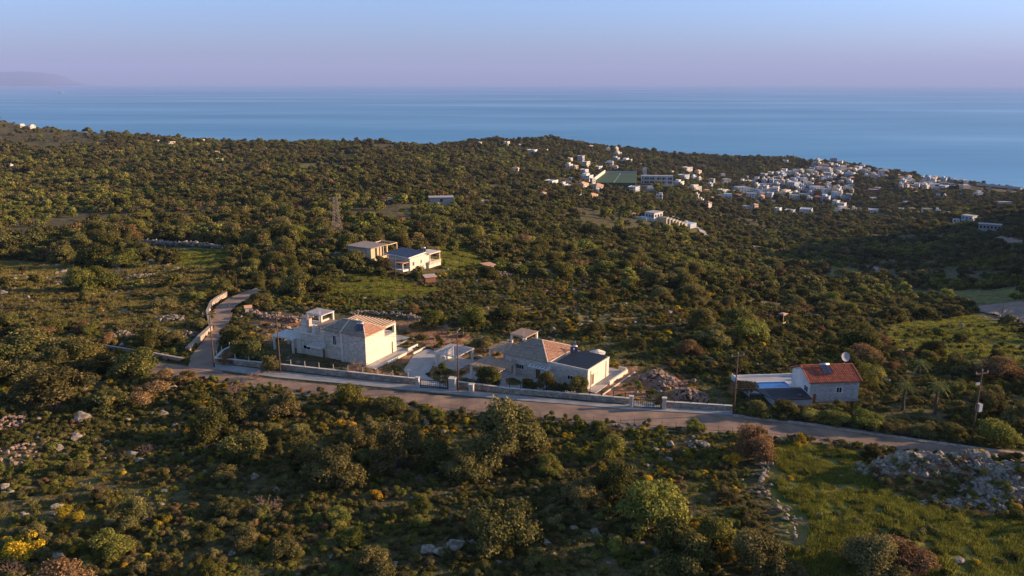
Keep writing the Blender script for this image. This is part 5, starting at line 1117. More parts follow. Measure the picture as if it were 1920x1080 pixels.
# big rubble mound by the road
def mound(spots, label, n, big):
    g = np.random.default_rng(55); c0 = np.array([*P(1700, 890)[:2], 160.]); c0[0], c0[1] = P(spots[0][0], spots[0][1])[:2]; r = tag(empty('rubble_mound', *c0), label, 'rubble mound'); pts = []
    while len(pts) < n:
        s = spots[g.integers(len(spots))]; q = P(s[0], s[1]); x = q[0] + g.normal() * s[2]; y = q[1] + g.normal() * s[3]
        if segdist(np.array([x]), np.array([y]), ROAD_S)[0] < .9 : continue
        pts.append((x, y, g.uniform(.10, .24) * (2.3 if g.random() < .12 else 1)))
    pts.sort(key=lambda p: -p[2]); z = zter(np.array([p[0] for p in pts]), np.array([p[1] for p in pts]))
    for i, p in enumerate(pts[:big]):
        o = link('stone', ROCKS[g.integers(6)], r, (p[0] - c0[0], p[1] - c0[1], z[i] - c0[2] + p[2] * .25)); o.scale = (p[2], p[2] * g.uniform(.7, 1.1), p[2] * g.uniform(.6, 1)); o.rotation_euler = (g.normal() * .4, g.normal() * .4, g.uniform(0, 6.28))
    s = scatter('rubble', ROCKS, [(p[0] - c0[0], p[1] - c0[1], z[i + big] - c0[2] + .03) for i, p in enumerate(pts[big:])], [p[2] for p in pts[big:]], None); s.parent = r
mound([(1680, 893, 1.9, 1.0), (1640, 890, 1.2, .8), (1730, 897, 1.6, .9)], 'grey limestone rubble mound with an ochre earth scar, left one beside the road', 1000, 280)
mound([(1815, 893, 2.2, 1.1), (1870, 915, 2.2, 1.4), (1900, 940, 2.4, 1.6), (1940, 920, 2, 1.6), (1850, 945, 2.0, .8), (1770, 950, 1.2, .4)], 'larger grey limestone rubble mound spilling out of the right edge', 1900, 290)
for u, v, r_ in ((1650, 893, 1.4), (1690, 893, 2), (1740, 895, 1.6), (1800, 893, 2), (1840, 905, 2.2), (1880, 925, 2.4), (1910, 945, 2), (1860, 945, 1.4)): keep(*P(u, v)[:2], r_ * .55, .2)
# ship
x, y = P(137, 163, 0)[:2] if False else ((137 - 960) / F * 14000, 14000.0); r = tag(empty('ship', x, y, 0), 'tiny pale ferry on the horizon beside the headland', 'ship')
m_ = MB(); m_.hexa([(-50, -8, -1), (48, -8, -1), (48, 8, -1), (-50, 8, -1), (-54, -10, 9), (58, -10, 10), (58, 10, 10), (-54, 10, 9)]); m_.build('hull', M['plaster'], r); boxo('deckhouse', M['white'], r, -46, 30, -8, 8, 10.5, 19); boxo('bridge', M['white'], r, 10, 26, -8, 8, 19.5, 24); boxo('funnel', M['peach'], r, -24, -14, -3, 3, 19.5, 27)
BRO = [(48,1040,95),(130,975,52),(118,1000,40),(268,755,44),(300,985,50),(750,820,50),(880,860,40),(640,800,34),(1215,915,46),(700,935,40),(1380,870,50),(1500,835,36),(1650,850,0)]
for u, v, w_ in BRO:
    if w_: x, y, z = hit(u, v); keep(x, y, w_ * .5 * y / 1500 * .6, 1.2)
RK = [(700,0,0,'')][:0] + [(278,978,24,'peaked pale boulder'),(212,1008,24,'rounded pale boulder'),(240,1020,16,'small striped boulder'),(152,790,34,'flat white boulder'),(75,788,16,'leaning pale rock'),(305,780,20,'pale half buried boulder'),(330,800,18,'cream boulder'),(413,798,18,'pale boulder'),(145,825,30,'broken pale outcrop'),(110,845,24,'low pale outcrop'),
  (248,855,26,'pale rock slab'),(105,955,24,'jagged pale rock'),(48,975,20,'pale rock'),(110,1048,26,'flat pale slab'),(332,1035,14,'small pale rock'),(437,1040,18,'grey blue rock'),(465,858,14,'lit round rock'),(410,838,14,'shaded rock'),(198,863,12,'small grey rock'),(8,918,20,'white rock at the frame edge'),(20,925,16,'low white rock'),
  (568,935,18,'cream rock'),(480,845,14,'white rock'),(485,845,10,'pebble like rock'),(672,768,12,'white upright rock'),(740,1062,18,'grey rock'),(635,1075,16,'grey rock at the bottom edge'),(625,1045,14,'shaded grey rock'),(915,905,10,'white upright stone'),(1005,918,16,'pale rock pair'),(1115,1000,20,'pale grey rock'),(1075,995,16,'grey rock'),(1025,1022,20,'orange lit rock'),(1078,1018,12,'small grey rock'),
  (1120,805,20,'grey boulder at the road bank'),(1165,808,14,'pale roadside rock'),(1230,848,14,'grey rock below the road'),(1535,970,16,'upright pale stone on the tumbled wall'),(1697,945,8,'white stone in the grass'),(1798,925,20,'lone upright boulder before the rubble'),(1615,1035,12,'pinkish upright stone'),(1800,1055,22,'low stones in the grass'),(1850,950,16,'grey boulder below the rubble'),(1470,975,16,'grey rock'),
  (1660,890,18,'large stone on the rubble'),(120,513,14,'round sunlit boulder'),(180,515,10,'pale boulder in the field'),(140,575,12,'pale rock in the open field'),(5,555,18,'pale outcrop at the left edge'),(27,565,8,'little white rock'),(52,560,10,'ochre rock'),(220,503,10,'pale field boulder'),(310,570,0,'')]
for u, v, w_, d in RK:
    if w_: x, y, z = hit(u, v); keep(x, y, w_ * .5 * y / 1500 * .9, .9)
for u, v, w_ in ((806, 1036, 60), (850, 1024, 56)): x, y, z = hit(u, v); keep(x, y, w_ * .5 * y / 1500 * .9, 1.6)
for u, v in ((1692, 770), (1752, 778), (1722, 705)): x, y, z = hit(u, v); keep(x, y, 1.6, 2.5)
# ------------------------------------------------------------------ vegetation: where plants stand
def blocked(x, y, pad=0.0, tall=1.0):
    """true where a plant would stand on or crowd something built"""
    x = np.asarray(x, float); y = np.asarray(y, float); D = np.hypot(x, y); b = np.zeros(x.shape, bool)
    rp = ROAD_N + ROAD_S[::-1]; lp = LANE_L + LANE_R[::-1]
    near = D < 260; xn, yn = x[near], y[near]
    bb = inpoly(xn, yn, rp) | inpoly(xn, yn, lp) | (segdist(xn, yn, ROAD_N) < 1.1 + pad) | (segdist(xn, yn, ROAD_S) < .35 + pad) | (segdist(xn, yn, LANE_L) < .3 + pad) | (segdist(xn, yn, LANE_R) < .2 + pad)
    b[near] |= bb
    for k in KEEP:
        if k[0] == 'rect':
            f = k[1]; dx = x - f.O[0]; dy = y - f.O[1]; lx = dx * f.ex[0] + dy * f.ex[1]; ly = dx * f.ey[0] + dy * f.ey[1]
            b |= (lx > k[2] - pad) & (lx < k[3] + pad) & (ly > k[4] - pad) & (ly < k[5] + pad)
        elif k[0] == 'poly': b |= inpoly(x, y, k[1])
        else:
            kx, ky, r, fr = k; d = math.hypot(kx, ky); ux, uy = kx / d, ky / d; al = (x - kx) * ux + (y - ky) * uy; la = (x - kx) * uy - (y - ky) * ux
            b |= (np.abs(la) < r + pad * .5) & (al < r + pad * .5) & (al > -r - fr * tall - pad)
    for pts, w in TRACKS:
        b |= segdist(x, y, pts) < w / 2 + pad + .6
        pf = [(p[0] * (1 - 3.0 / math.hypot(*p)), p[1] * (1 - 3.0 / math.hypot(*p))) for p in pts]; b |= segdist(x, y, pf) < w / 2 + pad * .6
    return b
YARD = SP[:1] + SP[1:5] + [W([(1000,700),(1180,720),(1250,745),(1250,765),(1000,745)])]
SIDE = hw([(1822,570),(1860,566),(1960,560),(1960,640),(1870,600),(1835,592)])
PAVE = [W([(395,694),(403,681),(520,692),(700,712),(845,726),(1000,738),(1183,756),(1374,771),(1376,782),(1183,772),(845,742),(520,712)]), W([(783,722),(756,695),(775,668),(800,655),(850,668),(818,676),(800,706),(842,728)])]
def inyard(x, y):
    r = inpoly(x, y, SIDE)
    for p in YARD: r |= inpoly(x, y, p)
    return r
for p in PAVE: KEEP.append(('poly', p))
LOT = W([(395,684),(470,690),(700,710),(790,722),(1000,742),(1190,760),(1376,775),(1376,745),(1330,720),(1250,690),(1190,655),(1000,625),(900,625),(830,620),(745,602),(560,580),(480,585)])
# --- hero plants read off the photograph: u, v of the foot, crown width px, kind, height factor, phrase
HERO = [
 (948,872,150,'olive_tree',1.0,'large dark olive standing against the near edge of the road, centre'), (1012,868,92,'olive_tree',1.0,'olive right of the large dark one at the road edge'),(1030,890,56,'carob_tree',.9,'small fresh green tree at the foot of the roadside olives'),
 (1140,866,72,'carob_tree',1.05,'bright fresh green round tree just below the road fence'),(1303,808,40,'carob_tree',.9,'small pale green bush overlapping the road edge'),(1412,858,86,'almond_tree',.95,'round rusty orange tree below the road, at the top of the tumbled wall'),
 (1120,812,34,'oak_tree',.9,'small dark round bush at the road fence'),(1085,806,26,'oak_tree',.8,'tiny dark bush left of the round one at the road fence'),
 (628,912,125,'olive_tree',.95,'broad grey green olive in the left centre scrub'),(565,882,95,'oak_tree',.9,'dark oak behind the broad grey green olive'),(745,878,110,'olive_tree',.95,'olive with sunlit top below the parked bend of the road'),
 (690,872,80,'oak_tree',.85,'dark low oak tucked left of the sunlit topped olive'),(870,900,95,'olive_tree',1.0,'shaggy olive left of the large roadside olive'),(820,880,80,'oak_tree',.9,'dark oak between two shaggy olives'),
 (700,1078,92,'olive_tree',1.05,'solitary upright olive at the bottom left of centre'),(935,1015,150,'olive_tree',1.0,'big shaggy olive in the lower centre'),(1010,1060,80,'oak_tree',.9,'dark oak at the foot of the big lower centre olive'),
 (1215,985,150,'carob_tree',1.0,'spreading tree with sunlit crown in the right centre scrub'),(1340,1030,120,'carob_tree',1.05,'tall sunlit tree right of the spreading one'),(1270,1080,160,'oak_tree',.9,'dark tree mass at the bottom right of centre'),
 (1420,1085,130,'olive_tree',.95,'grey olive at the bottom edge left of the grassy field'),(1160,930,90,'oak_tree',.9,'dark oak in shade behind the spreading tree'),(1480,1100,90,'olive_tree',.95,'olive at the foot of the tumbled wall'),
 (1625,1085,130,'olive_tree',.85,'left part of the broad brown green thicket in the bright grass at lower right'),(1700,1080,140,'almond_tree',.8,'right part of the broad brown green thicket in the bright grass'),(1665,1110,130,'olive_tree',.9,'front part of the broad thicket cut by the bottom edge'),
 (250,706,92,'oak_tree',.9,'dark round bush on the near roadside left of the junction'),(312,722,52,'almond_tree',.9,'brown bush beside the road left of the junction'),(60,668,130,'oak_tree',.6,'dark bush before the old roadside wall at far left'),(140,680,110,'oak_tree',.65,'dark bush covering the road at left'),
 (15,690,120,'oak_tree',.6,'dark bush hiding the road at the left edge'),(95,694,110,'olive_tree',.6,'olive hiding the road at far left'),(175,700,90,'oak_tree',.6,'dark bush at the near road edge before the old wall'),(30,716,110,'olive_tree',.7,'olive bush at the left edge below the road'),(105,752,150,'olive_tree',.7,'broad olive thicket below the road at left'),(200,768,110,'oak_tree',.7,'dark thicket below the road at left'),(280,755,90,'almond_tree',.7,'brownish thicket below the junction'),
 (445,790,80,'olive_tree',.9,'olive below the pavement near the junction pole'),(372,762,60,'carob_tree',.8,'fresh bush below the lane junction'),(532,778,84,'olive_tree',.9,'olive bush against the road below the first utility poles'),(658,764,62,'carob_tree',1.1,'round fresh green tree on the near roadside facing the stone wall'),
 (735,772,74,'oak_tree',.45,'flat dark bush on the road edge facing the driveway gate'),(400,830,96,'oak_tree',.8,'dark oak in the left foreground scrub'),(455,860,100,'oak_tree',.8,'second dark oak in the left foreground scrub'),(350,720,50,'almond_tree',.8,'leafless looking brown bush at the near road edge'),
 (482,680,62,'oak_tree',1.05,'dense dark tree inside the wall corner by the junction'),(455,664,48,'oak_tree',.95,'dark tree by the short uphill wall'),(425,684,34,'almond_tree',1.0,'small rusty tree in the wall corner'),(508,696,46,'olive_tree',1.0,'olive beside the side pergola of the left villa'),(440,645,60,'oak_tree',.8,'dark tree right of the dirt lane'),
 (913,724,56,'oak_tree',1.15,'dense dark green tree in front of the brown carport'),(833,704,32,'carob_tree',1.25,'small light green tree in front of the free standing pergola'),(990,735,36,'oak_tree',1.15,'left bush in front of the solar roof villa'),(1026,737,42,'olive_tree',1.25,'middle bush in front of the solar roof villa'),(1056,739,42,'oak_tree',1.1,'dark bush right of the middle one before the villa'),(1084,741,44,'oak_tree',1.05,'rightmost dark bush in front of the villa wall'),
 (813,618,72,'carob_tree',.9,'large pale green tree behind the left villa'),(905,655,56,'olive_tree',.9,'olive between the pergola and the solar roof villa'),(945,600,66,'oak_tree',.8,'dark tree behind the solar roof villa'),
 (1425,781,60,'oak_tree',.8,'dark hedge bush left of the pool'),(1475,783,60,'oak_tree',.8,'dark hedge bush below the pool shed'),(1512,790,52,'carob_tree',.8,'sunlit hedge bush below the pool shed'),(1562,797,62,'carob_tree',.75,'yellowish bush before the red roofed cottage wall'),(1622,803,66,'carob_tree',.9,'big bush at the right corner of the cottage'),(1668,810,56,'olive_tree',.8,'olive in the hedge right of the cottage'),
 (1732,818,56,'olive_tree',.7,'olive hedge bush below the palms'),(1790,824,56,'oak_tree',.8,'dark hedge bush left of the transformer pole'),(1866,840,84,'carob_tree',1.0,'tall bright bush at the right end of the hedge'),(1905,800,70,'olive_tree',1.0,'olive at the right edge above the hedge'),(1850,780,70,'olive_tree',.8,'olive behind the transformer pole'),
 (1630,725,60,'carob_tree',.9,'fresh green tree right of the red roof'),(1390,745,66,'almond_tree',.85,'brown bush left of the pool terrace'),(1870,712,80,'almond_tree',.75,'broad dark brown tree at right above the garden'),(1290,668,50,'almond_tree',.8,'rusty tree in the scrub right of the villas'),(1640,650,56,'almond_tree',.7,'brown bush beyond the red roof'),
 (555,552,66,'oak_tree',.95,'big dark oak behind the lane, left one of three'),(590,550,60,'oak_tree',1.0,'big dark oak behind the lane, middle one of three'),(612,548,50,'carob_tree',1.0,'big oak behind the lane, right one of three'),(660,462,34,'almond_tree',1.2,'bare brown poplar like tree behind the concrete house'),(1165,520,50,'carob_tree',1.1,'tall fresh green tree in the middle of the central woods'),
 (1400,640,80,'carob_tree',.9,'big light green tree left of the olive slopes'),(250,450,60,'carob_tree',.8,'fresh green tree above the sunlit wall'),(180,500,84,'oak_tree',.7,'broad oak in the upper left field'),(235,500,70,'carob_tree',.7,'fresh oak right of the broad one in the upper left field'),
]
KL = {'oak_tree': 'dark oak', 'olive_tree': 'grey green olive', 'carob_tree': 'fresh green carob', 'almond_tree': 'rusty brown almond'}
HP = []   # x, y, z, crown radius, kind, heightfactor, phrase
for u, v, wpx, kd, hf, ph in HERO:
    x, y, z = hit(u, v); HP.append((x, y, z, wpx * .5 * y * math.cos(.0) / 1500 * 1.02, kd, hf, ph))
# --- random trees
def sample(n_try, dmin, dmax, cell, jit, azl=-39, azh=41):
    a0, a1 = math.radians(azl), math.radians(azh); X0, X1 = dmax * math.sin(a0), dmax * math.sin(a1)
    xs = np.arange(X0, X1, cell); ys = np.arange(dmin * .7, dmax, cell * .866); X, Y = np.meshgrid(xs, ys); X = X + (np.arange(len(ys)) % 2)[:, None] * cell / 2
    X = X.ravel() + rng.uniform(-jit, jit, X.size) * cell; Y = Y.ravel() + rng.uniform(-jit, jit, Y.size) * cell; D = np.hypot(X, Y); az = np.arctan2(X, Y)
    k = (D > dmin) & (D < dmax) & (az > a0) & (az < a1); return X[k], Y[k]
OPEN = DP[:1]
def density(x, y):
    D = np.hypot(x, y); az = np.degrees(np.arctan2(x, y))
    d = np.interp(D, [60, 112, 125, 180, 260, 400], [.30, .30, .55, .78, .92, .97])
    clear = fbm(x / 55, y / 55, 3, 77); thr = np.interp(D, [100, 300, 500, 1300], [.44, .36, .26, .26])
    d = d * np.clip((clear - thr) / .07, .12, 1)
    op = np.zeros(x.shape, bool)
    for p in OPEN: op |= inpoly(x, y, p)
    d = np.where(op, d * .10, d)
    gr = polymask(x, y, GP, 1.0); d = np.where(gr, d * .03, d)
    # valley slope right of the villas is more open scrub
    d = np.where((D > 115) & (D < 240) & (az > -16) & (az < 12), d * .8, d)
    # far left stony ridge is nearly bare
    d = np.where((az < -26.5) & (D > 870), d * .10, d)
    return d
TX, TY = [], []
x, y = sample(0, 52, 330, 3.7, .46); TX.append(x); TY.append(y)
x, y = sample(0, 330, 1560, 4.7, .45); TX.append(x); TY.append(y)
TX = np.concatenate(TX); TY = np.concatenate(TY)
k = rng.uniform(0, 1, len(TX)) < density(TX, TY); TX, TY = TX[k], TY[k]
k = ~blocked(TX, TY, 1.3) & ~inyard(TX, TY) & ~(inpoly(TX, TY, LOT)); TX, TY = TX[k], TY[k]
hpx = np.array([h[0] for h in HP]); hpy = np.array([h[1] for h in HP]); hr = np.array([h[3] for h in HP])
ok = np.ones(len(TX), bool); nr_ = np.hypot(TX, TY) < 330
for i in range(len(HP)): ok &= ~(np.hypot(TX - hpx[i], TY - hpy[i]) < hr[i] + 1.2)
TX, TY = TX[ok], TY[ok]
TZ = zter(TX, TY); D = np.hypot(TX, TY); k = (TZ > 2.0); TX, TY, TZ, D = TX[k], TY[k], TZ[k], D[k]
sz = .85 + .75 * rng.beta(2, 2.4, len(TX)) + 1.35 * rng.uniform(0, 1, len(TX)) ** 5; sz *= np.interp(D, [60, 115, 130, 300, 500, 1500], [1.0, .95, 1.15, 1.45, 1.6, 1.6]); sz *= .55 + .95 * fbm(TX / 26, TY / 26, 3, 15)
patch = fbm(TX / 40, TY / 40, 3, 21) + rng.normal(0, .10, len(TX)); kinds = np.where(patch < .46, 0, np.where(patch < .60, 1, 2)); kinds = np.where(rng.uniform(0, 1, len(TX)) < .035, 3, kinds)
KN = ['oak_tree', 'olive_tree', 'carob_tree', 'almond_tree']
# --- zones for wording
PZ = [(100,700,'near the left road end'),(60,850,'around the rocky left edge'),(60,1000,'among yellow broom at lower left'),(250,800,'in the upper left foreground'),(250,950,'among pale boulders at lower left'),(420,780,'below the lane junction'),(450,950,'in the left centre foreground'),(600,1020,'in the shaded lower foreground'),(640,830,'in the scrub facing the left villa'),
 (820,830,'in the scrub facing the gates'),(850,980,'around the long white boulder'),(1050,950,'in the lower centre foreground'),(1080,840,'below the fence facing the solar villa'),(1250,860,'in the scrub left of the rusty tree'),(1250,1020,'in the dark lower right scrub'),(1380,930,'left of the tumbled wall'),(1550,840,'between grass and road at right'),(1560,960,'in the bright grass field'),(1800,1000,'at the lower right edge'),
 (1750,800,'in the cottage garden hedge'),(1700,720,'around the palms'),(1500,680,'behind the pool and cottage'),(1850,700,'at right above the garden'),(1350,700,'left of the pool'),(1280,620,'on the slope behind the bare yard'),(1100,590,'behind the solar roof villa'),(950,560,'between hut and villas'),(780,570,'behind the left villa'),(620,560,'above the left villa'),(480,540,'around the lane bend'),
 (330,540,'in the left field by the lane'),(150,560,'in the open left field'),(60,480,'at the far left field edge'),(280,440,'above the sunlit wall'),(120,400,'in the upper left woods'),(400,400,'in the woods left of the tower'),(560,470,'below the lattice tower'),(700,430,'behind the concrete house'),(880,460,'beyond the hut'),(1000,500,'on the central wooded slope'),
 (1180,480,'in the central woods'),(1300,540,'on the valley shoulder'),(1450,560,'in the shaded valley'),(1600,600,'on the olive slopes at right'),(1750,620,'below the road bend'),(1850,540,'above the road bend'),(1600,480,'in the dark valley woods'),(320,640,'around the leaning lane wall'),(1320,400,'below the village'),(600,350,'in the upper central woods')]
used = {}
def lab(desc, u, v): used.setdefault((desc, zone(u, v, PZ, 1.3)), []); return (desc, zone(u, v, PZ, 1.3))
PEND = []
def place_tree(x, y, z, r, kind, hf, desc=None, tg='near', s=None, group=None):
    pr = PROT[kind, tg]; i = int(abs(x * 13 + y * 7)) % len(pr); cm, tm, jm = pr[i]
    root = empty(kind, x, y, z - .05, (x * 3.7 + y * 1.3) % 6.28); root.scale = (r * 1.0, r * 1.0, r * hf)
    c = link('crown', cm, root); t = link('trunk', tm, root); return root
for x, y, z, r, kd, hf, ph in HP:
    o = place_tree(x, y, z, r, kd, hf * .92); tag(o, ph, 'tree')
pu, pv, pd = proj(TX, TY, TZ + sz * .8)
infr = (pu > 5) & (pu < 1915) & (pv > 165) & (pv < 1085); app = np.where(infr, sz / pd, 0)
order = np.argsort(-app); ind = order[:250]
SZN = lambda px: 'large' if px > 62 else 'medium sized' if px > 40 else 'small'
for i in ind:
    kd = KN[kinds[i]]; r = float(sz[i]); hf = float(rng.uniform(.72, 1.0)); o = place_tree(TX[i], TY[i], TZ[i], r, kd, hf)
    PEND.append((o, '%s %s tree' % (SZN(2 * r * 1500 / pd[i]), KL[kd]), float(pu[i]), float(pv[i]), 'tree', 'trees scattered over the hillside'))
rest = np.ones(len(TX), bool); rest[ind] = False
for nm_, tg, lo, hi in (('near_woodland', 'near', 0, 170), ('woodland', 'far', 170, 1e9)):
    for kk in range(4):
        m_ = rest & (kinds == kk) & (D >= lo) & (D < hi); pr = PROT[KN[kk], tg]
        if m_.any(): scatter(nm_, [p[2] for p in pr], np.stack([TX[m_], TY[m_], TZ[m_] - .05], 1), sz[m_], ['dense dark oaks', 'grey green olives', 'fresh green carobs', 'rusty brown almonds'][kk] + (' between the nearer trees' if lo == 0 else ' of the far woods') , zs=rng.uniform(.7, 1.0, m_.sum()))
print('trees', len(TX))
# tall dark cypresses near the skyline
g = np.random.default_rng(4)
def cyp(seed, n=420):
    Vv = []; v = []
    for k in range(n):
        t = g.uniform(); rr = .42 * math.sin(math.pi * min(1, t * 1.15 + .08)) ** .8 * g.uniform(.6, 1.05); a = g.uniform(0, 6.28); p = np.array([rr * math.cos(a), rr * math.sin(a), .1 + t * 4.2]); d = g.normal(size=3); d /= np.linalg.norm(d); e_ = np.cross(d, g.normal(size=3)); e_ /= np.linalg.norm(e_); s = .13
        Vv += [tuple(p - d * s), tuple(p - e_ * s), tuple(p + d * s), tuple(p + e_ * s)]; v.append(g.uniform())
    return mesh_np('cypress_crown', Vv, np.arange(4 * n), [4] * n, [LM['cypress']], {'v': ('FACE', v)})
CY = cyp(1); tm_ = MB(); tm_.tube((0, 0, -.4), (0, 0, 1), .12, .08); CT = mesh_np('cypress_trunk', tm_.V, [a for f in tm_.F for a in f], [len(f) for f in tm_.F], [M['bark']])
for i, (u, v, h) in enumerate([(1243, 291, 1.9), (1250, 291, 1.7), (1236, 290, 1.2), (1487, 300, 2.0), (1524, 302, 2.3), (1041, 272, 1.2), (1258, 291, 1.2)]):
    x, y, z = hit(u, v); r = tag(empty('cypress_tree', x, y, z), '%s cypress from left on the distant skyline' % ORD[sorted([1243, 1250, 1236, 1487, 1524, 1041, 1258]).index(u)], 'tree', 'dark skyline cypresses'); r.scale = (h * 1.3, h * 1.3, h); link('crown', CY, r); link('trunk', CT, r)
# palms in the garden
def palm(u, v, hpx, label):
    x, y, z = hit(u, v); h = hpx * y / 1500; r = tag(empty('palm_tree', x, y, z), label, 'palm tree'); t = MB()
    for k in range(8): t.tube((0.05 * math.sin(k), 0, h * k / 8 - .1), (.05 * math.sin(k + 1), 0, h * (k + 1) / 8 - .1), .24 - .008 * k, .19 - .006 * k, 8)
    t.build('trunk', M['bark'], r); me = None
    for k in range(34):
        a = 2.399 * k; up = 1.15 - 1.5 * (k / 34); f = MB(); L_ = 1.75; pts = []
        for s in range(7):
            q = s / 6; pts.append(np.array([L_ * q * math.cos(up) + .0, 0, L_ * q * math.sin(up) - 1.0 * q * q]))
        for s in range(6):
            w_ = .26 * math.sin(math.pi * min(1, .15 + s / 6.5)); 
            for sg in (-1, 1):
                for hlf in (0, .5): p = pts[s] * (1 - hlf) + pts[s + 1] * hlf; q = pts[s] * (.6 - hlf * .6) + pts[s + 1] * (.4 + hlf * .6); f.poly([tuple(p), tuple(q), tuple(q + np.array([.14, sg * w_, -.16]))])
        o = f.build('frond', LM['palm'], r, loc=(0, 0, h)); o.rotation_euler = (0, 0, a)
palm(1692, 770, 52, 'left palm tree with a thick dark trunk in the cottage garden'); palm(1752, 778, 62, 'right palm tree with a spreading crown in the cottage garden'); palm(1722, 705, 26, 'smaller palm crown behind the two garden palms')
# ------------------------------------------------------------------ shrubs and undergrowth
sx, sy = sample(0, 50, 200, .86, .5, -36, 37); Ds = np.hypot(sx, sy)
gm_ = polymask(sx, sy, GP, 1.0); dp = np.interp(Ds, [50, 110, 200], [1.0, .95, .7]) * np.clip(.45 + 2.0 * (fbm(sx / 7, sy / 7, 3, 61) - .30), .25, 1) ; dp = np.where(gm_, .10, dp); dp = np.where(inpoly(sx, sy, DP[0]), dp * .55, dp)
inl = inpoly(sx, sy, LOT) | inyard(sx, sy); dp = np.where(inl, dp * .25, dp)
k = (rng.uniform(0, 1, len(sx)) < dp) & ~blocked(sx, sy, -.28, .3); sx, sy, Ds = sx[k], sy[k], Ds[k]; sz_ = zter(sx, sy)
ss = .30 + .62 * rng.beta(1.6, 3.2, len(sx)); ss = ss * np.interp(Ds, [50, 185], [1.0, 1.15])
pt = fbm(sx / 12, sy / 12, 3, 91) + rng.normal(0, .12, len(sx)); SK = ['green_shrub', 'heath_shrub', 'fresh_shrub', 'broom_bush', 'brown_shrub']
sk = np.where(pt < .44, 0, np.where(pt < .58, 1, 2)); u_ = rng.uniform(0, 1, len(sx)); bz = fbm(sx / 18, sy / 18, 2, 33); sk = np.where((u_ < .13) & (bz > .55), 3, sk); sk = np.where(u_ > .95, 4, sk); dpm = inpoly(sx, sy, DP[0]); sk = np.where(dpm & (u_ > .3), 1, sk)
pu, pv, pd = proj(sx, sy, sz_ + .3); infr = (pu > 5) & (pu < 1915) & (pv > 600) & (pv < 1078); app = np.where(infr, ss / pd, 0); order = np.argsort(-app); ind = order[:270]
SL = {'green_shrub': 'dark green shrub', 'heath_shrub': 'olive brown heath shrub', 'fresh_shrub': 'fresh green shrub', 'broom_bush': 'yellow flowering broom', 'brown_shrub': 'dry brown shrub'}
def place_shrub(x, y, z, s, kd, hf=1.0):
    pr = PROT[kd, 'near']; i = int(abs(x * 11 + y * 17)) % len(pr); r = empty(kd, x, y, z - .05, (x * 2.7 + y) % 6.28); r.scale = (s, s, s * hf); link('crown', pr[i][0], r); return r
for u, v, wpx in BRO:
    if wpx: x, y, z = hit(u, v); s = wpx * .5 * y / 1500; o = place_shrub(x, y, z, s, 'broom_bush'); PEND.append((o, 'large yellow flowering broom', u, v, 'shrub', 'yellow broom bushes'))
for i in ind:
    kd = SK[sk[i]]; s = float(ss[i]); o = place_shrub(sx[i], sy[i], sz_[i], s, kd, float(rng.uniform(.8, 1.2))); PEND.append((o, ('big ' if 2 * s * 1500 / pd[i] > 26 else 'low ') + SL[kd], float(pu[i]), float(pv[i]), 'shrub', 'shrubs of the foreground scrub'))
rest = np.ones(len(sx), bool); rest[ind] = False
for kk in range(5):
    m_ = rest & (sk == kk); scatter('undergrowth', [p[2] for p in PROT[SK[kk], 'near']], np.stack([sx[m_], sy[m_], sz_[m_] - .05], 1), ss[m_], 'low ground cover of ' + SL[SK[kk]] + 's', zs=rng.uniform(.7, 1.2, m_.sum()))
print('shrubs', len(sx))
# bare twiggy shrubs
for i, (u, v, w_, ph) in enumerate([(668, 702, 62, 'leafless brown tree behind the wall before the white villa gable'), (690, 706, 40, 'smaller leafless bush right of the leafless brown tree'), (500, 965, 80, 'leafless brown shrub in the left centre foreground'), (275, 850, 46, 'bare twiggy shrub among the pale rocks at left'), (100, 770, 40, 'bare grey shrub at left below the road'), (440, 742, 50, 'brown leafless bush beside the near road edge'),
    (480, 712, 40, 'leafless bush against the road below the wall'), (1205, 955, 60, 'bare brown shrub in the right centre scrub'), (25, 1075, 60, 'bare thorny shrub in the bottom left corner'), (785, 905, 30, 'small dry shrub in the central scrub')]):
    x, y, z = hit(u, v); s = w_ * .5 * y / 1500 / 1.15; r = tag(empty('bare_shrub', x, y, z, i * 1.3), ph, 'shrub'); r.scale = (s, s, s * .9); link('branches', BARE, r)
LM['dry'] = leafmat('dry_grass_blades', (.14, .11, .035), (.26, .195, .065), (.46, .34, .13), .35)
DRYT = [tuft_mesh(20 + i, LM['dry']) for i in range(3)] + [TUFTS[0]]
# grass in the fields
def field(poly, n, smin, smax, label, zz=1.0, tf=None):
    P_ = np.array(poly); a = P_.min(0); b_ = P_.max(0); x = rng.uniform(a[0], b_[0], n); y = rng.uniform(a[1], b_[1], n)
    k = inpoly(x, y, poly) & ~blocked(x, y, -.1, .2) & (fbm(x / 1.6, y / 1.6, 3, 14) > .42); x, y = x[k], y[k]; lush = fbm(x / 3.2, y / 3.2, 3, 44)
    s = rng.uniform(smin, smax, len(x)) * (.45 + 1.1 * lush)
    if len(x): scatter('grass', tf or TUFTS, np.stack([x, y, zter(x, y)], 1), s, label, zs=zz * rng.uniform(.7, 1.4, len(x)))
field(GP[0], 60000, .55, 1.25, 'tall sunlit green grass in the field at lower right', .95)
field(GP[1], 12000, .9, 1.7, 'green grass on the knoll below the road bend', .7); field(GP[2], 9000, .8, 1.5, 'green grass below the two houses', .7); field(GP[3], 7000, 1.0, 1.8, 'green grass in the small field below the sunlit wall', .7); field(GP[4], 6000, 1.0, 1.8, 'green grass beside the tiny hut', .7)
field(DP[0], 70000, .9, 1.7, 'dry golden grass in the left field', .7, DRYT)
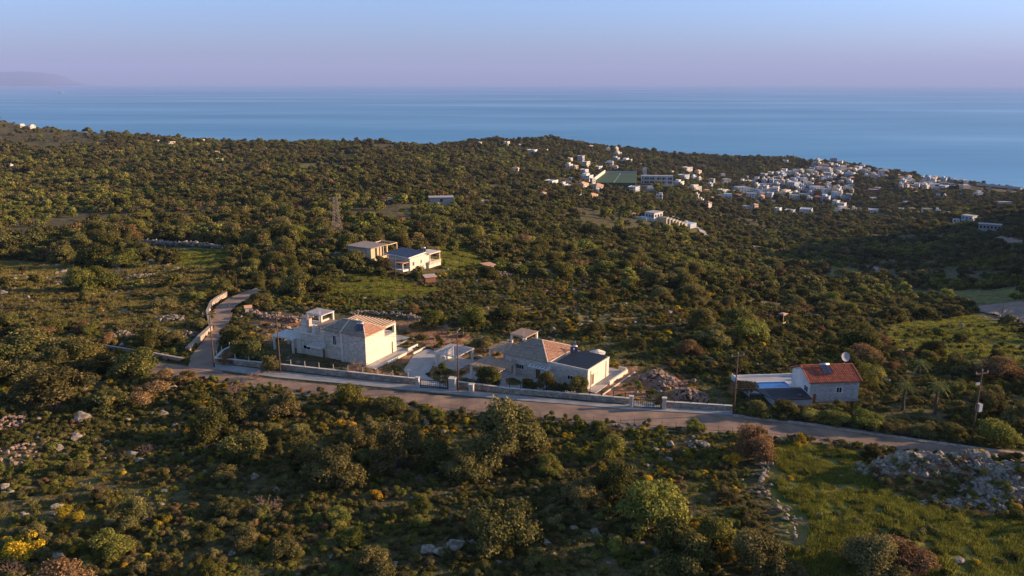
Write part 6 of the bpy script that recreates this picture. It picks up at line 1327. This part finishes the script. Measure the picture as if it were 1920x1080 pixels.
x, y = sample(0, 50, 130, .85, .5, -36, 37); k = (fbm(x / 4, y / 4, 3, 29) > .45) & ~blocked(x, y, .1, .2); x, y = x[k], y[k]; scatter('grass', TUFTS, np.stack([x, y, zter(x, y)], 1), rng.uniform(.5, 1.1, len(x)), 'weeds and grass between the shrubs', zs=rng.uniform(.5, 1.0, len(x)))
# ------------------------------------------------------------------ rocks
def place_rock(x, y, z, s, zf=1.0, ms=ROCKS, name='rock', rz=None): o = link(name, ms[int(abs(x * 19 + y * 5)) % len(ms)]); o.location = (x * K, y * K, (z + s * .32) * K); o.scale = (s, s * .8, s * .8 * zf); o.rotation_euler = (.1, .15, x * 5 % 6.28 if rz is None else rz); return o
for u, v, w_, d in RK:
    if w_: x, y, z = hit(u, v); PEND.append((place_rock(x, y, z, w_ * .5 * y / 1500 * 1.1), d, u, v, 'rock', 'loose rocks in the scrub'))
for du, dv, w_, zf, lb in ((-30, 0, 44, .8, 'left end of the long white outcrop half hidden by the big shaggy olive'), (-4, 2, 46, .7, 'lower middle block of the long white outcrop'), (22, -8, 44, .8, 'upper middle block of the long white outcrop'), (44, -16, 34, .8, 'right end of the long white outcrop beneath the olive')):
    x, y, z = hit(830 + du, 1036 + dv); o = place_rock(x, y, z - .1, w_ * .5 * y / 1500, zf, rz=.1 + du); tag(o, lb, 'rock')
x, y = sample(0, 50, 230, 1.7, .5, -35, 36); D_ = np.hypot(x, y); rk = fbm(x / 9, y / 9, 3, 73); az_ = np.degrees(np.arctan2(x, y)); lf = np.interp(az_, [-33, -20, -8, 10, 33], [.15, .10, .03, 0, -.03]); gm_ = polymask(x, y, GP, 1.0)
k = (rng.uniform(0, 1, len(x)) < np.clip((rk + lf - .50) * 5.5, .02, .7)) & ~blocked(x, y, .2, .2) & ~(gm_ & (rng.uniform(0, 1, len(x)) < .9)); x, y, D_ = x[k], y[k], D_[k]; z = zter(x, y); s = .14 + .50 * rng.beta(1.2, 4, len(x)) * np.interp(D_, [50, 230], [1, 1.8])
pu, pv, pd = proj(x, y, z); infr = (pu > 5) & (pu < 1915) & (pv > 450) & (pv < 1078); app = np.where(infr, s / pd, 0); order = np.argsort(-app); ind = order[:230]
for i in ind: PEND.append((place_rock(x[i], y[i], z[i], float(s[i])), ('big' if app[i] > app[order[60]] else 'small') + ' pale limestone rock', float(pu[i]), float(pv[i]), 'rock', 'loose rocks in the scrub'))
rest = np.ones(len(x), bool); rest[ind] = False; scatter('stones', ROCKS, np.stack([x[rest], y[rest], z[rest]], 1), s[rest], 'small loose stones strewn through the scrub')
print('rocks', len(x))
# wording for everything placed in numbers
cl = {}
for it in PEND: cl.setdefault((it[1], zone(it[2], it[3], PZ, 1.3)), []).append(it)
for (d, zn), L_ in cl.items():
    L_.sort(key=lambda h: h[2])
    for i, it in enumerate(L_): tag(it[0], d + ' ' + zn if len(L_) == 1 else '%s, %s from left %s' % (d, ordw(i), zn), it[4], it[5])
